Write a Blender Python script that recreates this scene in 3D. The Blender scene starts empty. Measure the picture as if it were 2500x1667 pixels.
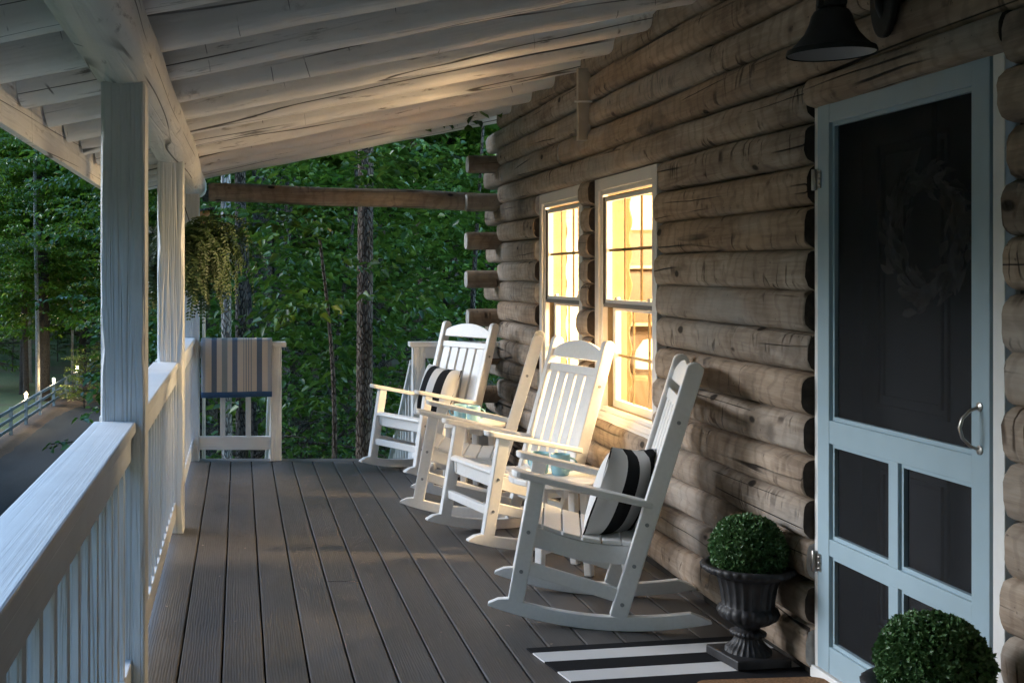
import bpy, math, random
import numpy as np
from mathutils import Vector, Matrix
R = math.radians
S = 1.12                                  # metres per modelling unit
sc = bpy.context.scene
col = sc.collection

# ---------------------------------------------------------------- camera, sky, sun, exposure
cam_d = bpy.data.cameras.new("camera")
cam = bpy.data.objects.new("camera", cam_d); col.objects.link(cam)
cam.location = (0, 0, 1.317 * S); cam.rotation_euler = (R(90), 0, 0)
cam_d.sensor_width = 36; cam_d.sensor_fit = 'HORIZONTAL'
cam_d.lens = 2900 / 2500 * 36
cam_d.shift_x = 0.2664; cam_d.shift_y = -0.0638
cam_d.clip_start = 0.05; cam_d.clip_end = 600
sc.camera = cam

world = bpy.data.worlds.new("World"); sc.world = world; world.use_nodes = True
wn = world.node_tree.nodes; wl = world.node_tree.links
sky = wn.new("ShaderNodeTexSky"); sky.sky_type = 'NISHITA'; sky.sun_disc = False
SUN_EL, SUN_AZ = R(16), R(-64)            # azimuth measured from +Y towards +X
sky.sun_elevation = SUN_EL; sky.sun_rotation = SUN_AZ
sky.air_density = 1.0; sky.dust_density = 0.0; sky.ozone_density = 5.0
bg = wn["Background"]; bg.inputs[1].default_value = 0.15
wb = wn.new("ShaderNodeMix"); wb.data_type = 'RGBA'; wb.blend_type = 'MULTIPLY'; wb.inputs[0].default_value = 1
wb.inputs[7].default_value = (1.16, 1.0, .84, 1)     # white balance between the lamps and the dusk sky
wl.new(sky.outputs[0], wb.inputs[6]); wl.new(wb.outputs[2], bg.inputs[0])
sun_d = bpy.data.lights.new("sun", 'SUN'); sun = bpy.data.objects.new("sun", sun_d); col.objects.link(sun)
sun_d.energy = 0.78; sun_d.angle = R(40); sun_d.color = (1.0, 0.955, 0.90)
sd = Vector((math.sin(SUN_AZ) * math.cos(SUN_EL), math.cos(SUN_AZ) * math.cos(SUN_EL), math.sin(SUN_EL)))
sun.rotation_euler = sd.to_track_quat('Z', 'Y').to_euler()
sun.location = sd * 60
sc.view_settings.view_transform = 'Standard'; sc.view_settings.look = 'None'
sc.view_settings.gamma = 1; sc.view_settings.use_curve_mapping = False
sc.view_settings.exposure = 3.25
sc.render.engine = 'CYCLES'
sc.cycles.use_denoising = True
sc.cycles.max_bounces = 8; sc.cycles.transparent_max_bounces = 16
sc.cycles.sample_clamp_indirect = 8

ROOM_W = 150                               # lamp power inside the cabin

# ---------------------------------------------------------------- material helpers
class NT:
    def __init__(s, name):
        s.m = bpy.data.materials.new(name); s.m.use_nodes = True
        s.n = s.m.node_tree.nodes; s.l = s.m.node_tree.links
        s.b = s.n["Principled BSDF"]; s.out = s.n["Material Output"]
    def add(s, t, props=None, **ins):
        nd = s.n.new("ShaderNode" + t)
        for k, v in (props or {}).items(): setattr(nd, k, v)
        for k, v in ins.items(): s.set(nd, k, v)
        return nd
    def set(s, nd, k, v):
        if isinstance(k, str) and k[0] == 'i' and k[1:].isdigit(): k = int(k[1:])
        i = nd.inputs[k] if not isinstance(k, str) else nd.inputs[k.replace('_', ' ')]
        if isinstance(v, bpy.types.NodeSocket): s.l.new(v, i)
        else: i.default_value = v
    def coord(s, kind='Object', scale=(1, 1, 1), rnd=0.0, rot=(0, 0, 0)):
        tc = s.add("TexCoord"); src = tc.outputs[kind]
        if rnd:
            oi = s.add("ObjectInfo")
            mu = s.add("VectorMath", {'operation': 'SCALE'}, i0=(17.3 * rnd, 31.7 * rnd, 11.9 * rnd))
            s.l.new(oi.outputs['Random'], mu.inputs['Scale'])
            ad = s.add("VectorMath", {'operation': 'ADD'}, i0=src, i1=mu.outputs[0]); src = ad.outputs[0]
        tilt = getattr(s, 'tilt', 0)
        if tilt: src = s.add("VectorRotate", {'rotation_type': 'Y_AXIS'}, Vector=src, Angle=tilt).outputs[0]
        mp = s.add("Mapping", Vector=src, Scale=scale, Rotation=rot)
        return mp.outputs[0]
    def noise(s, vec, scale=5, detail=4, dist=0, rough=.5):
        return s.add("TexNoise", Vector=vec, Scale=scale, Detail=detail, Distortion=dist, Roughness=rough).outputs[0]
    def math(s, op, a, b=0.0, c=0.0, clamp=False):
        return s.add("Math", {'operation': op, 'use_clamp': clamp}, i0=a, i1=b, i2=c).outputs[0]
    def ramp(s, f, stops, const=False):
        r = s.add("ValToRGB", Fac=f); e = r.color_ramp.elements
        if const: r.color_ramp.interpolation = 'CONSTANT'
        while len(e) < len(stops): e.new(0.5)
        for i, (p, c) in enumerate(stops):
            e[i].position = p; e[i].color = (*c, 1) if len(c) == 3 else c
        return r.outputs[0]
    def mix(s, f, a, b, mode='MIX'):
        nd = s.add("Mix", {'data_type': 'RGBA', 'blend_type': mode})
        for k, v in ((0, f), (6, a), (7, b)):
            if isinstance(v, bpy.types.NodeSocket): s.l.new(v, nd.inputs[k])
            elif k == 0: nd.inputs[0].default_value = v
            else: nd.inputs[k].default_value = (*v, 1) if len(v) == 3 else v
        return nd.outputs[2]
    def line(s, f, lo, hi, inv=False):      # smooth step lo..hi
        a = s.add("MapRange", {'interpolation_type': 'SMOOTHSTEP'}, Value=f)
        a.inputs[1].default_value = lo; a.inputs[2].default_value = hi
        if inv: a.inputs[3].default_value = 1; a.inputs[4].default_value = 0
        return a.outputs[0]
    def bump(s, h, strength=.3, dist=.01):
        b = s.add("Bump", Strength=strength, Distance=dist, Height=h)
        s.l.new(b.outputs[0], s.b.inputs['Normal'])
    def fin(s, color=None, rough=.5, metal=0, spec=None):
        if color is not None: s.set(s.b, 'Base_Color', color if isinstance(color, bpy.types.NodeSocket) else (*color, 1))
        s.set(s.b, 'Roughness', rough); s.set(s.b, 'Metallic', metal)
        if spec is not None: s.set(s.b, 'Specular_IOR_Level', spec)
        return s.m

def axis_scale(axis, along, across):
    v = [across] * 3; v[axis] = along; return tuple(v)

def mat_simple(name, c, rough=.5, metal=0, var=.0, vs=20, bump=0):
    t = NT(name)
    if var or bump:
        n = t.noise(t.coord(rnd=1), vs, 5)
        if bump: t.bump(n, bump, .004)
        c = t.ramp(n, [(.3, tuple(max(0, x * (1 - var)) for x in c)), (.7, tuple(min(1, x * (1 + var)) for x in c))])
    return t.fin(c, rough, metal)

def mat_log(name, axis=1, tint=(1, 1, 1), dark=1.0):
    t = NT(name)
    T = lambda c: tuple(x * k * dark for x, k in zip(c, tint))
    grain = t.noise(t.coord(rnd=1, scale=axis_scale(axis, 2.2, 38)), 1, 7, 1.2, .62)
    broad = t.noise(t.coord(rnd=1, scale=axis_scale(axis, 2.0, 5)), 1, 4, .8)
    c = t.ramp(broad, [(.28, T((.14, .10, .075))), (.44, T((.25, .195, .148))), (.58, T((.36, .295, .235))), (.75, T((.44, .385, .325)))])
    c = t.mix(.5, c, t.ramp(grain, [(.25, T((.12, .09, .07))), (.5, T((.30, .245, .195))), (.75, T((.45, .39, .33)))]), 'MIX')
    oi = t.add("ObjectInfo")
    c = t.mix(1.0, c, t.ramp(oi.outputs['Random'], [(0, (.70, .68, .66)), (.5, (1, 1, 1)), (1, (1.0, .90, .80))]), 'MULTIPLY')
    # flowing growth-ring figure
    wv = t.add("TexWave", {'wave_type': 'BANDS', 'bands_direction': 'XYZ'[axis]}, Vector=t.coord(rnd=1, scale=axis_scale(axis, 3.2, 5.5)), Scale=1.0, Distortion=9.0, Detail=3, Detail_Scale=1.3).outputs[0]
    fig = t.math('MULTIPLY', t.line(wv, .6, .98), .30)
    c = t.mix(fig, c, T((.115, .08, .06)))
    # draw-knife arcs across the log
    arc = t.math('ABSOLUTE', t.math('SUBTRACT', t.noise(t.coord(rnd=1, scale=axis_scale(axis, 6.5, 1.9)), 1, 2, .5), .5))
    arcm = t.line(t.noise(t.coord(rnd=2, scale=axis_scale(axis, 3, 9)), 1, 3), .5, .66)
    arcf = t.math('MULTIPLY', t.line(arc, .005, .03, True), arcm)
    c = t.mix(t.math('MULTIPLY', arcf, .9), c, T((.05, .032, .022)))
    # grey weather streaks
    wst = t.line(t.noise(t.coord(rnd=3, scale=axis_scale(axis, 1.2, 3)), 1, 4), .5, .72)
    c = t.mix(t.math('MULTIPLY', wst, .5), c, T((.28, .27, .255)))
    st2 = t.line(t.noise(t.coord(rnd=5, scale=axis_scale(axis, 2.2, 4)), 1, 5, .6), .6, .74)
    c = t.mix(t.math('MULTIPLY', st2, .75), c, T((.085, .065, .052)))
    # long checks
    ck = t.math('ABSOLUTE', t.math('SUBTRACT', t.noise(t.coord(rnd=4, scale=axis_scale(axis, .22, 9)), 1, 0, 0), .5))
    ckm = t.line(t.noise(t.coord(rnd=2, scale=axis_scale(axis, 1.1, 4)), 1, 2), .5, .6)
    ckf = t.math('MULTIPLY', t.line(ck, .003, .013, True), ckm)
    c = t.mix(t.math('MULTIPLY', ckf, .95), c, (.012, .009, .007))
    # knots
    vo = t.add("TexVoronoi", Vector=t.coord(rnd=1, scale=axis_scale(axis, 2.6, 4.6)), Scale=1.0, Randomness=1.0)
    kn = t.line(vo.outputs[0], .06, .10, True)
    c = t.mix(t.math('MULTIPLY', t.line(vo.outputs[0], .09, .24, True), .35), c, T((.14, .095, .065)))
    c = t.mix(t.math('MULTIPLY', kn, .95), c, (.02, .014, .010))
    sp = t.line(t.noise(t.coord(rnd=1), 60, 2), .70, .76)
    c = t.mix(t.math('MULTIPLY', sp, .7), c, (.05, .035, .025))
    h = t.math('SUBTRACT', t.math('MULTIPLY', grain, .35), t.math('ADD', t.math('MULTIPLY', arcf, .6), ckf))
    h = t.math('ADD', h, t.math('MULTIPLY', broad, .5))
    t.bump(h, .7, .014)
    return t.fin(c, .78, spec=.25)

def mat_paint(name, axis=2, c=(.78, .78, .77), grain=.25, worn=0.0, rough=.42, gs=1.0, tilt=0.0, along=.55):
    t = NT(name); t.tilt = tilt
    g1 = t.noise(t.coord(rnd=1, scale=axis_scale(axis, along * 1.2, 17 * gs)), 1, 3, .8)
    wv = t.line(t.math('ABSOLUTE', t.math('SUBTRACT', g1, .5)), .0, .09)
    fine = t.noise(t.coord(rnd=1, scale=axis_scale(axis, 3, 70 * gs)), 1, 5, .6)
    h = t.math('ADD', t.math('MULTIPLY', wv, .8), t.math('MULTIPLY', fine, .5))
    dirt = t.noise(t.coord(rnd=1), 6, 5)
    cc = t.ramp(dirt, [(.3, tuple(x * .9 for x in c)), (.7, c)])
    if worn:
        # bare scuffs, knots, long checks and short cross cracks showing through the paint
        scuff = t.line(t.noise(t.coord(rnd=1, scale=axis_scale(axis, 5, 34)), 1, 6, .3, .65), .56, .72)
        scm = t.line(t.noise(t.coord(rnd=2, scale=axis_scale(axis, 2.2, 3)), 1, 2), .44, .56)
        f = t.math('MULTIPLY', t.math('MULTIPLY', scuff, scm), .9 * worn)
        cc = t.mix(f, cc, (.16, .14, .125))
        ck = t.math('ABSOLUTE', t.math('SUBTRACT', t.noise(t.coord(rnd=4, scale=axis_scale(axis, .28, 8)), 1, 0, .0), .5))
        ckm = t.line(t.noise(t.coord(rnd=2, scale=axis_scale(axis, .8, 3)), 1, 1), .44, .54)
        ckf = t.math('MULTIPLY', t.line(ck, .004, .014, True), ckm)
        xk = t.math('ABSOLUTE', t.math('SUBTRACT', t.noise(t.coord(rnd=3, scale=axis_scale(axis, 4.0, .5)), 1, 0, 0), .5))
        xkm = t.line(t.noise(t.coord(rnd=2, scale=axis_scale(axis, 4, 7)), 1, 2), .56, .62)
        xkf = t.math('MULTIPLY', t.line(xk, .001, .006, True), xkm)
        ckf = t.math('MAXIMUM', ckf, t.math('MULTIPLY', xkf, .8))
        vo = t.add("TexVoronoi", Vector=t.coord(rnd=1, scale=axis_scale(axis, 1.9, 4.5)), Scale=1.0)
        kn = t.line(vo.outputs[0], .035, .075, True)
        halo = t.math('MULTIPLY', t.line(vo.outputs[0], .05, .2, True), t.line(t.noise(t.coord(), 45, 3), .45, .7))
        cc = t.mix(t.math('MULTIPLY', halo, .6 * worn), cc, (.2, .17, .15))
        cc = t.mix(t.math('MULTIPLY', t.math('MAXIMUM', ckf, kn), .92), cc, (.02, .017, .015))
        h = t.math('SUBTRACT', h, t.math('MULTIPLY', ckf, 1.5))
    t.bump(h, grain, .006)
    return t.fin(cc, rough)

def mat_leaf(name, dark, light, rough=.38, trans=.35):
    t = NT(name)
    g = t.add("NewGeometry")
    c = t.ramp(g.outputs['Random Per Island'], [(0, dark), (.6, tuple((a + b) / 2 for a, b in zip(dark, light))), (1, light)])
    n = t.noise(t.coord('Object'), 1.3, 3)
    c = t.mix(t.math('MULTIPLY', t.line(n, .4, .7), .45), c, tuple(x * .55 for x in dark))
    t.fin(c, rough, spec=.4)
    tr = t.add("BsdfTranslucent", Color=c)
    mx = t.add("MixShader", i0=trans, i1=t.b.outputs[0], i2=tr.outputs[0])
    t.l.new(mx.outputs[0], t.out.inputs[0])
    return t.m

def mat_bark(name, a, b):
    t = NT(name)
    v = t.coord(rnd=1, scale=(1, 1, .16))
    vo = t.add("TexVoronoi", {'feature': 'DISTANCE_TO_EDGE'}, Vector=t.coord(rnd=1, scale=(1, 1, .30)), Scale=44.0)
    n = t.noise(v, 14, 6, 1.0, .65)
    h = t.math('ADD', t.line(vo.outputs[0], .0, .22), t.math('MULTIPLY', n, .7))
    c = t.ramp(h, [(.2, tuple(x * .45 for x in a)), (.7, a), (1.0, b)])
    c = t.mix(t.math('MULTIPLY', t.line(t.noise(t.coord(rnd=1), 2.2, 4), .5, .7), .5), c, tuple((x + y) * .35 for x, y in zip(a, b)))
    t.bump(h, .9, .03)
    return t.fin(c, .9, spec=.15)

def mat_emit(name, c, strength):
    t = NT(name); e = t.add("Emission", Color=(*c, 1), Strength=strength)
    t.l.new(e.outputs[0], t.out.inputs[0]); return t.m

def mat_seethrough(name, trans_c, keep, body):         # insect screen: body colour with open mesh
    t = NT(name)
    vec = t.coord(scale=(1, 1, 1))
    ch = t.add("TexChecker", Vector=vec, Scale=900.0)
    t.fin(body, .7)
    tr = t.add("BsdfTransparent", Color=(*trans_c, 1))
    mx = t.add("MixShader", i0=keep, i1=tr.outputs[0], i2=t.b.outputs[0])
    t.l.new(mx.outputs[0], t.out.inputs[0]); return t.m

def mat_glass(name):
    t = NT(name)
    tr = t.add("BsdfTransparent", Color=(.97, .97, .95, 1)); gl = t.add("BsdfGlossy", Color=(1, 1, 1, 1), Roughness=.02)
    mx = t.add("MixShader", i0=.06, i1=tr.outputs[0], i2=gl.outputs[0])
    t.l.new(mx.outputs[0], t.out.inputs[0]); return t.m

# ---------------------------------------------------------------- mesh helpers
class MB:
    def __init__(s): s.v = []; s.f = []; s.mi = []
    def quadbox(s, c8, mi=0):
        b = len(s.v); s.v += [tuple(p) for p in c8]
        for q in ((0, 3, 2, 1), (4, 5, 6, 7), (0, 1, 5, 4), (1, 2, 6, 5), (2, 3, 7, 6), (3, 0, 4, 7)):
            s.f.append(tuple(b + i for i in q)); s.mi.append(mi)
    def box(s, x0, x1, y0, y1, z0, z1, mi=0):
        s.quadbox([(x0, y0, z0), (x1, y0, z0), (x1, y1, z0), (x0, y1, z0), (x0, y0, z1), (x1, y0, z1), (x1, y1, z1), (x0, y1, z1)], mi); return s
    def bar(s, p, q, w, h, side=(0, 1, 0), mi=0):     # square bar p->q, w along side, h across
        p, q = Vector(p), Vector(q); d = (q - p).normalized(); sv = Vector(side)
        sv = (sv - d * sv.dot(d)).normalized(); u = d.cross(sv)
        a, b = sv * w / 2, u * h / 2
        s.quadbox([p - a - b, p + a - b, p + a + b, p - a + b, q - a - b, q + a - b, q + a + b, q - a + b], mi); return s
    def sweep(s, path, ra, rb, side=(0, 0, 1), p=2.0, n=14, cap=True, mi=0, capmi=None, jit=None):
        base = len(s.v); path = [Vector(x) for x in path]; m = len(path)
        for i, c in enumerate(path):
            d = (path[min(i + 1, m - 1)] - path[max(i - 1, 0)]).normalized()
            sv = Vector(side); sv = (sv - d * sv.dot(d)).normalized(); u = d.cross(sv)
            A = ra[i] if hasattr(ra, '__len__') else ra; B = rb[i] if hasattr(rb, '__len__') else rb
            for k in range(n):
                t = 2 * math.pi * k / n; ct, st = math.cos(t), math.sin(t)
                x = math.copysign(abs(ct) ** (2 / p), ct) * A; y = math.copysign(abs(st) ** (2 / p), st) * B
                j = jit(i, k) if jit else 1
                s.v.append(tuple(c + (sv * x + u * y) * j))
        for i in range(m - 1):
            for k in range(n):
                a, b = base + i * n + k, base + i * n + (k + 1) % n
                s.f.append((a, b, b + n, a + n)); s.mi.append(mi)
        if cap:
            cm = mi if capmi is None else capmi
            s.f.append(tuple(base + k for k in reversed(range(n)))); s.mi.append(cm)
            s.f.append(tuple(base + (m - 1) * n + k for k in range(n))); s.mi.append(cm)
        return s
    def lathe(s, prof, n=32, c=(0, 0, 0), mod=None, mi=0, cap=True):
        base = len(s.v); m = len(prof)
        for i, (z, r) in enumerate(prof):
            for k in range(n):
                t = 2 * math.pi * k / n; rr = r * (mod(i, t) if mod else 1)
                s.v.append((c[0] + rr * math.cos(t), c[1] + rr * math.sin(t), c[2] + z))
        for i in range(m - 1):
            for k in range(n):
                a, b = base + i * n + k, base + i * n + (k + 1) % n
                s.f.append((a, b, b + n, a + n)); s.mi.append(mi)
        if cap and prof[0][1] > 1e-5: s.f.append(tuple(base + k for k in reversed(range(n)))); s.mi.append(mi)
        if cap and prof[-1][1] > 1e-5: s.f.append(tuple(base + (m - 1) * n + k for k in range(n))); s.mi.append(mi)
        return s
    def prism(s, poly, y0, y1, tf=lambda a, b, t: (a, t, b), mi=0):   # polygon in (a,b), extruded along t
        base = len(s.v); n = len(poly)
        for t in (y0, y1):
            for a, b in poly: s.v.append(tuple(tf(a, b, t)))
        s.f.append(tuple(base + i for i in range(n))); s.mi.append(mi)
        s.f.append(tuple(base + n + i for i in reversed(range(n)))); s.mi.append(mi)
        for i in range(n):
            j = (i + 1) % n
            s.f.append((base + j, base + i, base + n + i, base + n + j)); s.mi.append(mi)
        return s
    def sphere(s, c, r, nu=12, nv=8, sc3=(1, 1, 1), mi=0):
        prof = [(-r * math.cos(math.pi * i / nv) * sc3[2], max(1e-6, r * math.sin(math.pi * i / nv))) for i in range(nv + 1)]
        return s.lathe(prof, nu, c, mi=mi)
    def mesh(s, name, mats, smooth=None):
        me = bpy.data.meshes.new(name)
        me.from_pydata([(a * S, b * S, c * S) for a, b, c in s.v], [], s.f)
        for m in (mats if isinstance(mats, (list, tuple)) else [mats]): me.materials.append(m)
        if any(s.mi): me.polygons.foreach_set('material_index', s.mi)
        if smooth is not None:
            me.polygons.foreach_set('use_smooth', [True] * len(me.polygons))
            me.set_sharp_from_angle(angle=R(smooth))
        me.update(); return me

def link(name, me, parent=None, loc=(0, 0, 0), rot=(0, 0, 0), bevel=0, seg=2):
    o = bpy.data.objects.new(name, me); col.objects.link(o)
    o.location = [x * S for x in loc]; o.rotation_euler = rot
    if parent: o.parent = parent
    if bevel:
        b = o.modifiers.new("bevel", 'BEVEL'); b.width = bevel * S; b.segments = seg; b.limit_method = 'ANGLE'; b.angle_limit = R(40)
        b.harden_normals = False
    return o
def part(name, mb, mat, parent=None, bevel=0, smooth=None, loc=(0, 0, 0), rot=(0, 0, 0)):
    return link(name, mb.mesh(name, mat, smooth), parent, loc, rot, bevel)
def tag(o, label=None, cat=None, group=None, kind=None):
    if label: o['label'] = label
    if cat: o['category'] = cat
    if group: o['group'] = group
    if kind: o['kind'] = kind
    return o
def thing(name, label, cat, loc=(0, 0, 0), rz=0, group=None):
    o = bpy.data.objects.new(name, None); col.objects.link(o); o.empty_display_size = .1
    o.location = [x * S for x in loc]; o.rotation_euler = (0, 0, rz)
    return tag(o, label, cat, group)
def twin(src, parent, loc=(0, 0, 0), rot=(0, 0, 0)):
    c = src.copy(); col.objects.link(c); c.parent = parent; c.location = [x * S for x in loc]; c.rotation_euler = rot; return c
def dup(root, loc, rz, label, group=None):
    r = root.copy(); col.objects.link(r); r.location = [x * S for x in loc]; r.rotation_euler = (0, 0, rz); r['label'] = label
    if group: r['group'] = group
    for ch in list(root.children):
        c = ch.copy(); col.objects.link(c); c.parent = r
        for g in list(ch.children):
            d = g.copy(); col.objects.link(d); d.parent = c
    return r

# ---------------------------------------------------------------- materials
M = {}
M['log'] = mat_log('weathered_log', 1, (1.04, 1.03, 1.03), 1.16)
M['log_x'] = mat_log('weathered_log_cross', 0, (1.0, .97, .94), .95)
M['log_end'] = mat_simple('log_end_grain', (.035, .024, .018), .9, var=.5, vs=30, bump=.4)
M['log_end_pale'] = mat_simple('pale_log_end', (.42, .41, .40), .85, var=.3, vs=25, bump=.4)
M['chink'] = mat_simple('log_joint', (.03, .025, .02), .95, var=.4, vs=20)
M['paint_z'] = mat_paint('white_paint_vertical', 2, (.70, .715, .72), .8, gs=1.7)
M['paint_y'] = mat_paint('white_paint_along', 1, (.62, .645, .66), .08, gs=2.4, along=.25)
M['paint_x'] = mat_paint('white_paint_across', 0, (.74, .74, .74), .35)
M['rafter'] = mat_paint('worn_white_rafter', 0, (.80, .78, .75), .3, 1.0, .5, tilt=math.atan(.192))
M['beam'] = mat_paint('worn_white_beam', 1, (.76, .74, .71), .35, 1.0, .5)
M['trim'] = mat_simple('window_trim_white', (.74, .72, .70), .4, var=.03, vs=8)
M['poly'] = mat_simple('white_poly_lumber', (.85, .845, .84), .38, var=.03, vs=60, bump=.06)
M['bolt'] = mat_simple('bolt_steel', (.35, .36, .37), .3, .9)
M['steel'] = mat_simple('satin_steel', (.45, .42, .39), .35, 1.0)
M['blue'] = mat_simple('light_blue_door_paint', (.35, .465, .53), .4, var=.03, vs=9, bump=.03)
M['inner'] = mat_simple('dark_inner_door', (.085, .074, .068), .6, var=.2, vs=6)
M['screen'] = mat_seethrough('insect_screen', (.75, .77, .8), .28, (.022, .024, .028))
M['glass'] = mat_glass('window_glass')
M['muntin'] = mat_simple('silhouette_brown_muntin', (.26, .18, .09), .5)  # backlit darkness of the bars is put into this brown
M['liner'] = mat_simple('pine_jamb_liner', (.26, .19, .10), .6, 0, .15, 12)
M['gasket'] = mat_simple('dark_gasket', (.06, .05, .04), .6)
M['meet'] = mat_simple('grey_meeting_rail', (.16, .15, .15), .5)
M['iron'] = mat_simple('aged_black_iron', (.009, .0085, .009), .55, .0, .5, 18, .5)
M['lamp_in'] = mat_simple('white_enamel', (.4, .38, .38), .5)
M['urn'] = mat_simple('charcoal_cast_urn', (.022, .021, .023), .55, 0, .45, 22, .5)
M['mug'] = mat_simple('pale_blue_glaze', (.33, .58, .66), .2)
M['coir'] = mat_simple('brown_coir', (.22, .11, .045), .95, 0, .45, 160, 1.0)

def mat_deck():
    t = NT('brown_grey_composite')
    fine = t.noise(t.coord(rnd=1, scale=(60, 5, 60)), 1, 5, 1.5)
    wv = t.add("TexWave", {'wave_type': 'RINGS', 'rings_direction': 'Y'}, Vector=t.coord(rnd=1, scale=(14, 1.1, 14)), Scale=2.5, Distortion=6.0, Detail=3, Detail_Scale=1.0).outputs[0]
    big = t.noise(t.coord(rnd=1, scale=(2, 1.2, 2)), 1.5, 4)
    c = t.ramp(t.math('ADD', t.math('MULTIPLY', wv, .35), t.math('MULTIPLY', fine, .65)), [(.2, (.074, .066, .061)), (.8, (.116, .106, .099))])
    c = t.mix(t.math('MULTIPLY', t.line(big, .45, .7), .35), c, (.135, .128, .124))
    sp = t.line(t.noise(t.coord(rnd=1), 75, 1), .76, .8)
    c = t.mix(t.math('MULTIPLY', sp, .3), c, (.3, .28, .25))
    t.bump(t.math('ADD', wv, fine), .18, .004)
    return t.fin(c, t.ramp(big, [(.3, (.42,) * 3), (.7, (.56,) * 3)]))
M['deck'] = mat_deck()

def mat_stripes(name, axis, stops, weave=300, lo=0., hi=1., rough=.9):
    t = NT(name)
    tc = t.add("TexCoord"); sp = t.add("SeparateXYZ", Vector=tc.outputs['Object'])
    f = t.add("MapRange", Value=sp.outputs[axis]); f.inputs[1].default_value = lo * S; f.inputs[2].default_value = hi * S
    c = t.ramp(f.outputs[0], stops, True)
    n = t.noise(t.coord(), weave, 2); n2 = t.noise(t.coord(), 7, 4)
    c = t.mix(t.math('MULTIPLY', n, .22), c, (.5, .5, .5), 'MULTIPLY')
    c = t.mix(t.math('MULTIPLY', n2, .18), c, (.5, .5, .5), 'MULTIPLY')
    t.bump(n, .5, .002)
    return t.fin(c, rough, spec=.2)
WH, BK = (.72, .71, .70), (.012, .012, .014)
M['pillow'] = mat_stripes('black_white_stripe_cloth', 1, [(0, BK), (.04, WH), (.2, BK), (.4, WH), (.6, BK), (.8, WH), (.965, BK)], 400, -.19, .19)
rs = [(0, BK)]; zz = .04
for i in range(12):
    rs.append((zz, WH if i % 2 == 0 else BK)); zz += .0765
M['rug'] = mat_stripes('black_white_woven_rug', 1, rs, 250, 0, -1.3)
CR, SL, GG, LG = (.60, .54, .47), (.14, .18, .25), (.27, .31, .33), (.38, .41, .46)
ts = [(0, LG), (.06, CR), (.145, SL), (.22, CR), (.29, GG), (.37, CR), (.435, SL), (.51, CR), (.59, GG), (.605, CR), (.625, GG), (.64, CR), (.66, GG), (.675, CR), (.693, GG), (.708, CR), (.78, SL), (.855, CR), (.93, LG)]
M['towel'] = mat_stripes('striped_cotton', 0, ts, 350, -.254, .254)
M['hem'] = mat_simple('navy_hem_cloth', (.045, .11, .23), .9, 0, .15, 200)

M['bark_br'] = mat_bark('brown_bark', (.11, .075, .055), (.2, .15, .115))
M['bark_dk'] = mat_bark('dark_bark', (.05, .042, .036), (.11, .095, .08))
M['bark_pl'] = mat_bark('pale_bark', (.24, .22, .20), (.42, .40, .37))
M['leaf_a'] = mat_leaf('broad_leaf_green', (.024, .066, .007), (.105, .190, .024))
M['leaf_b'] = mat_leaf('mid_leaf_green', (.032, .090, .008), (.118, .220, .020))
M['leaf_c'] = mat_leaf('far_leaf_green', (.042, .115, .010), (.135, .245, .024))
M['leaf_y'] = mat_leaf('yellow_green_leaf', (.10, .16, .03), (.26, .30, .05))
M['boxleaf'] = mat_leaf('boxwood_leaf', (.05, .12, .04), (.14, .27, .10), .4, .15)
M['fern'] = mat_leaf('fern_green', (.026, .056, .014), (.068, .112, .030), .5, .25)
M['dry'] = mat_leaf('dried_leaf', (.3, .24, .2), (.6, .5, .42), .8, .1)

# ---------------------------------------------------------------- ground, driveway
def sstep(a, b, x):
    t = min(1, max(0, (x - a) / (b - a))); return t * t * (3 - 2 * t)
def ground(x, y):
    low = -3.6 + .0 * x
    base = low + (1 - sstep(.6, -2.2, x)) * 0
    hi = -1.5
    z = hi + (low - hi) * sstep(1.2, -2.2, x)
    if y < 14: z += (1 - sstep(4, 14, y)) * .6 * sstep(-6, 0, x)
    z += 13 * sstep(58, 120, y) * sstep(-60, -5, x) + 6 * sstep(55, 140, y)
    z += 4 * sstep(4, 40, x) * sstep(8, 60, y)
    return z
def heightsheet(xs, ys, off=0.0, fn=ground):
    mb = MB()
    for y in ys:
        for x in xs: mb.v.append((x, y, fn(x, y) + off))
    n = len(xs)
    for j in range(len(ys) - 1):
        for i in range(n - 1):
            a = j * n + i; mb.f.append((a, a + 1, a + n + 1, a + n)); mb.mi.append(0)
    return mb
def mat_ground():
    t = NT('lawn_and_leaf_litter')
    n = t.noise(t.coord(), .6, 6, .5); f = t.noise(t.coord(), 9, 6)
    c = t.ramp(f, [(.3, (.024, .050, .013)), (.7, (.055, .100, .026))])
    c = t.mix(t.math('MULTIPLY', t.line(n, .48, .62), .7), c, (.055, .04, .022))
    t.bump(f, .6, .05)
    return t.fin(c, .95)
def mat_asphalt():
    t = NT('grey_asphalt')
    f = t.noise(t.coord(), 30, 5); n = t.noise(t.coord(scale=(1, .25, 1)), .8, 4)
    c = t.ramp(f, [(.3, (.017, .024, .028)), (.7, (.030, .040, .045))])
    c = t.mix(t.math('MULTIPLY', t.line(n, .4, .65), .5), c, (.045, .052, .056))
    t.bump(f, .4, .01); return t.fin(c, .9, spec=.15)
M['ground'] = mat_ground(); M['asphalt'] = mat_asphalt()
xs = sorted(set([-250, -160, -100, -60, -40, -25] + [round(-16 + i * .8, 2) for i in range(34)] + [14, 20, 30, 45, 70, 110, 170, 250]))
ys = sorted(set([-80, -40, -20, -10] + [i * 2 for i in range(-3, 40)] + [85, 95, 105, 120, 140, 170, 220, 300]))
tag(part('ground', heightsheet(xs, ys), M['ground'], smooth=60), kind='structure')
mb = MB(); RN = 40
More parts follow.
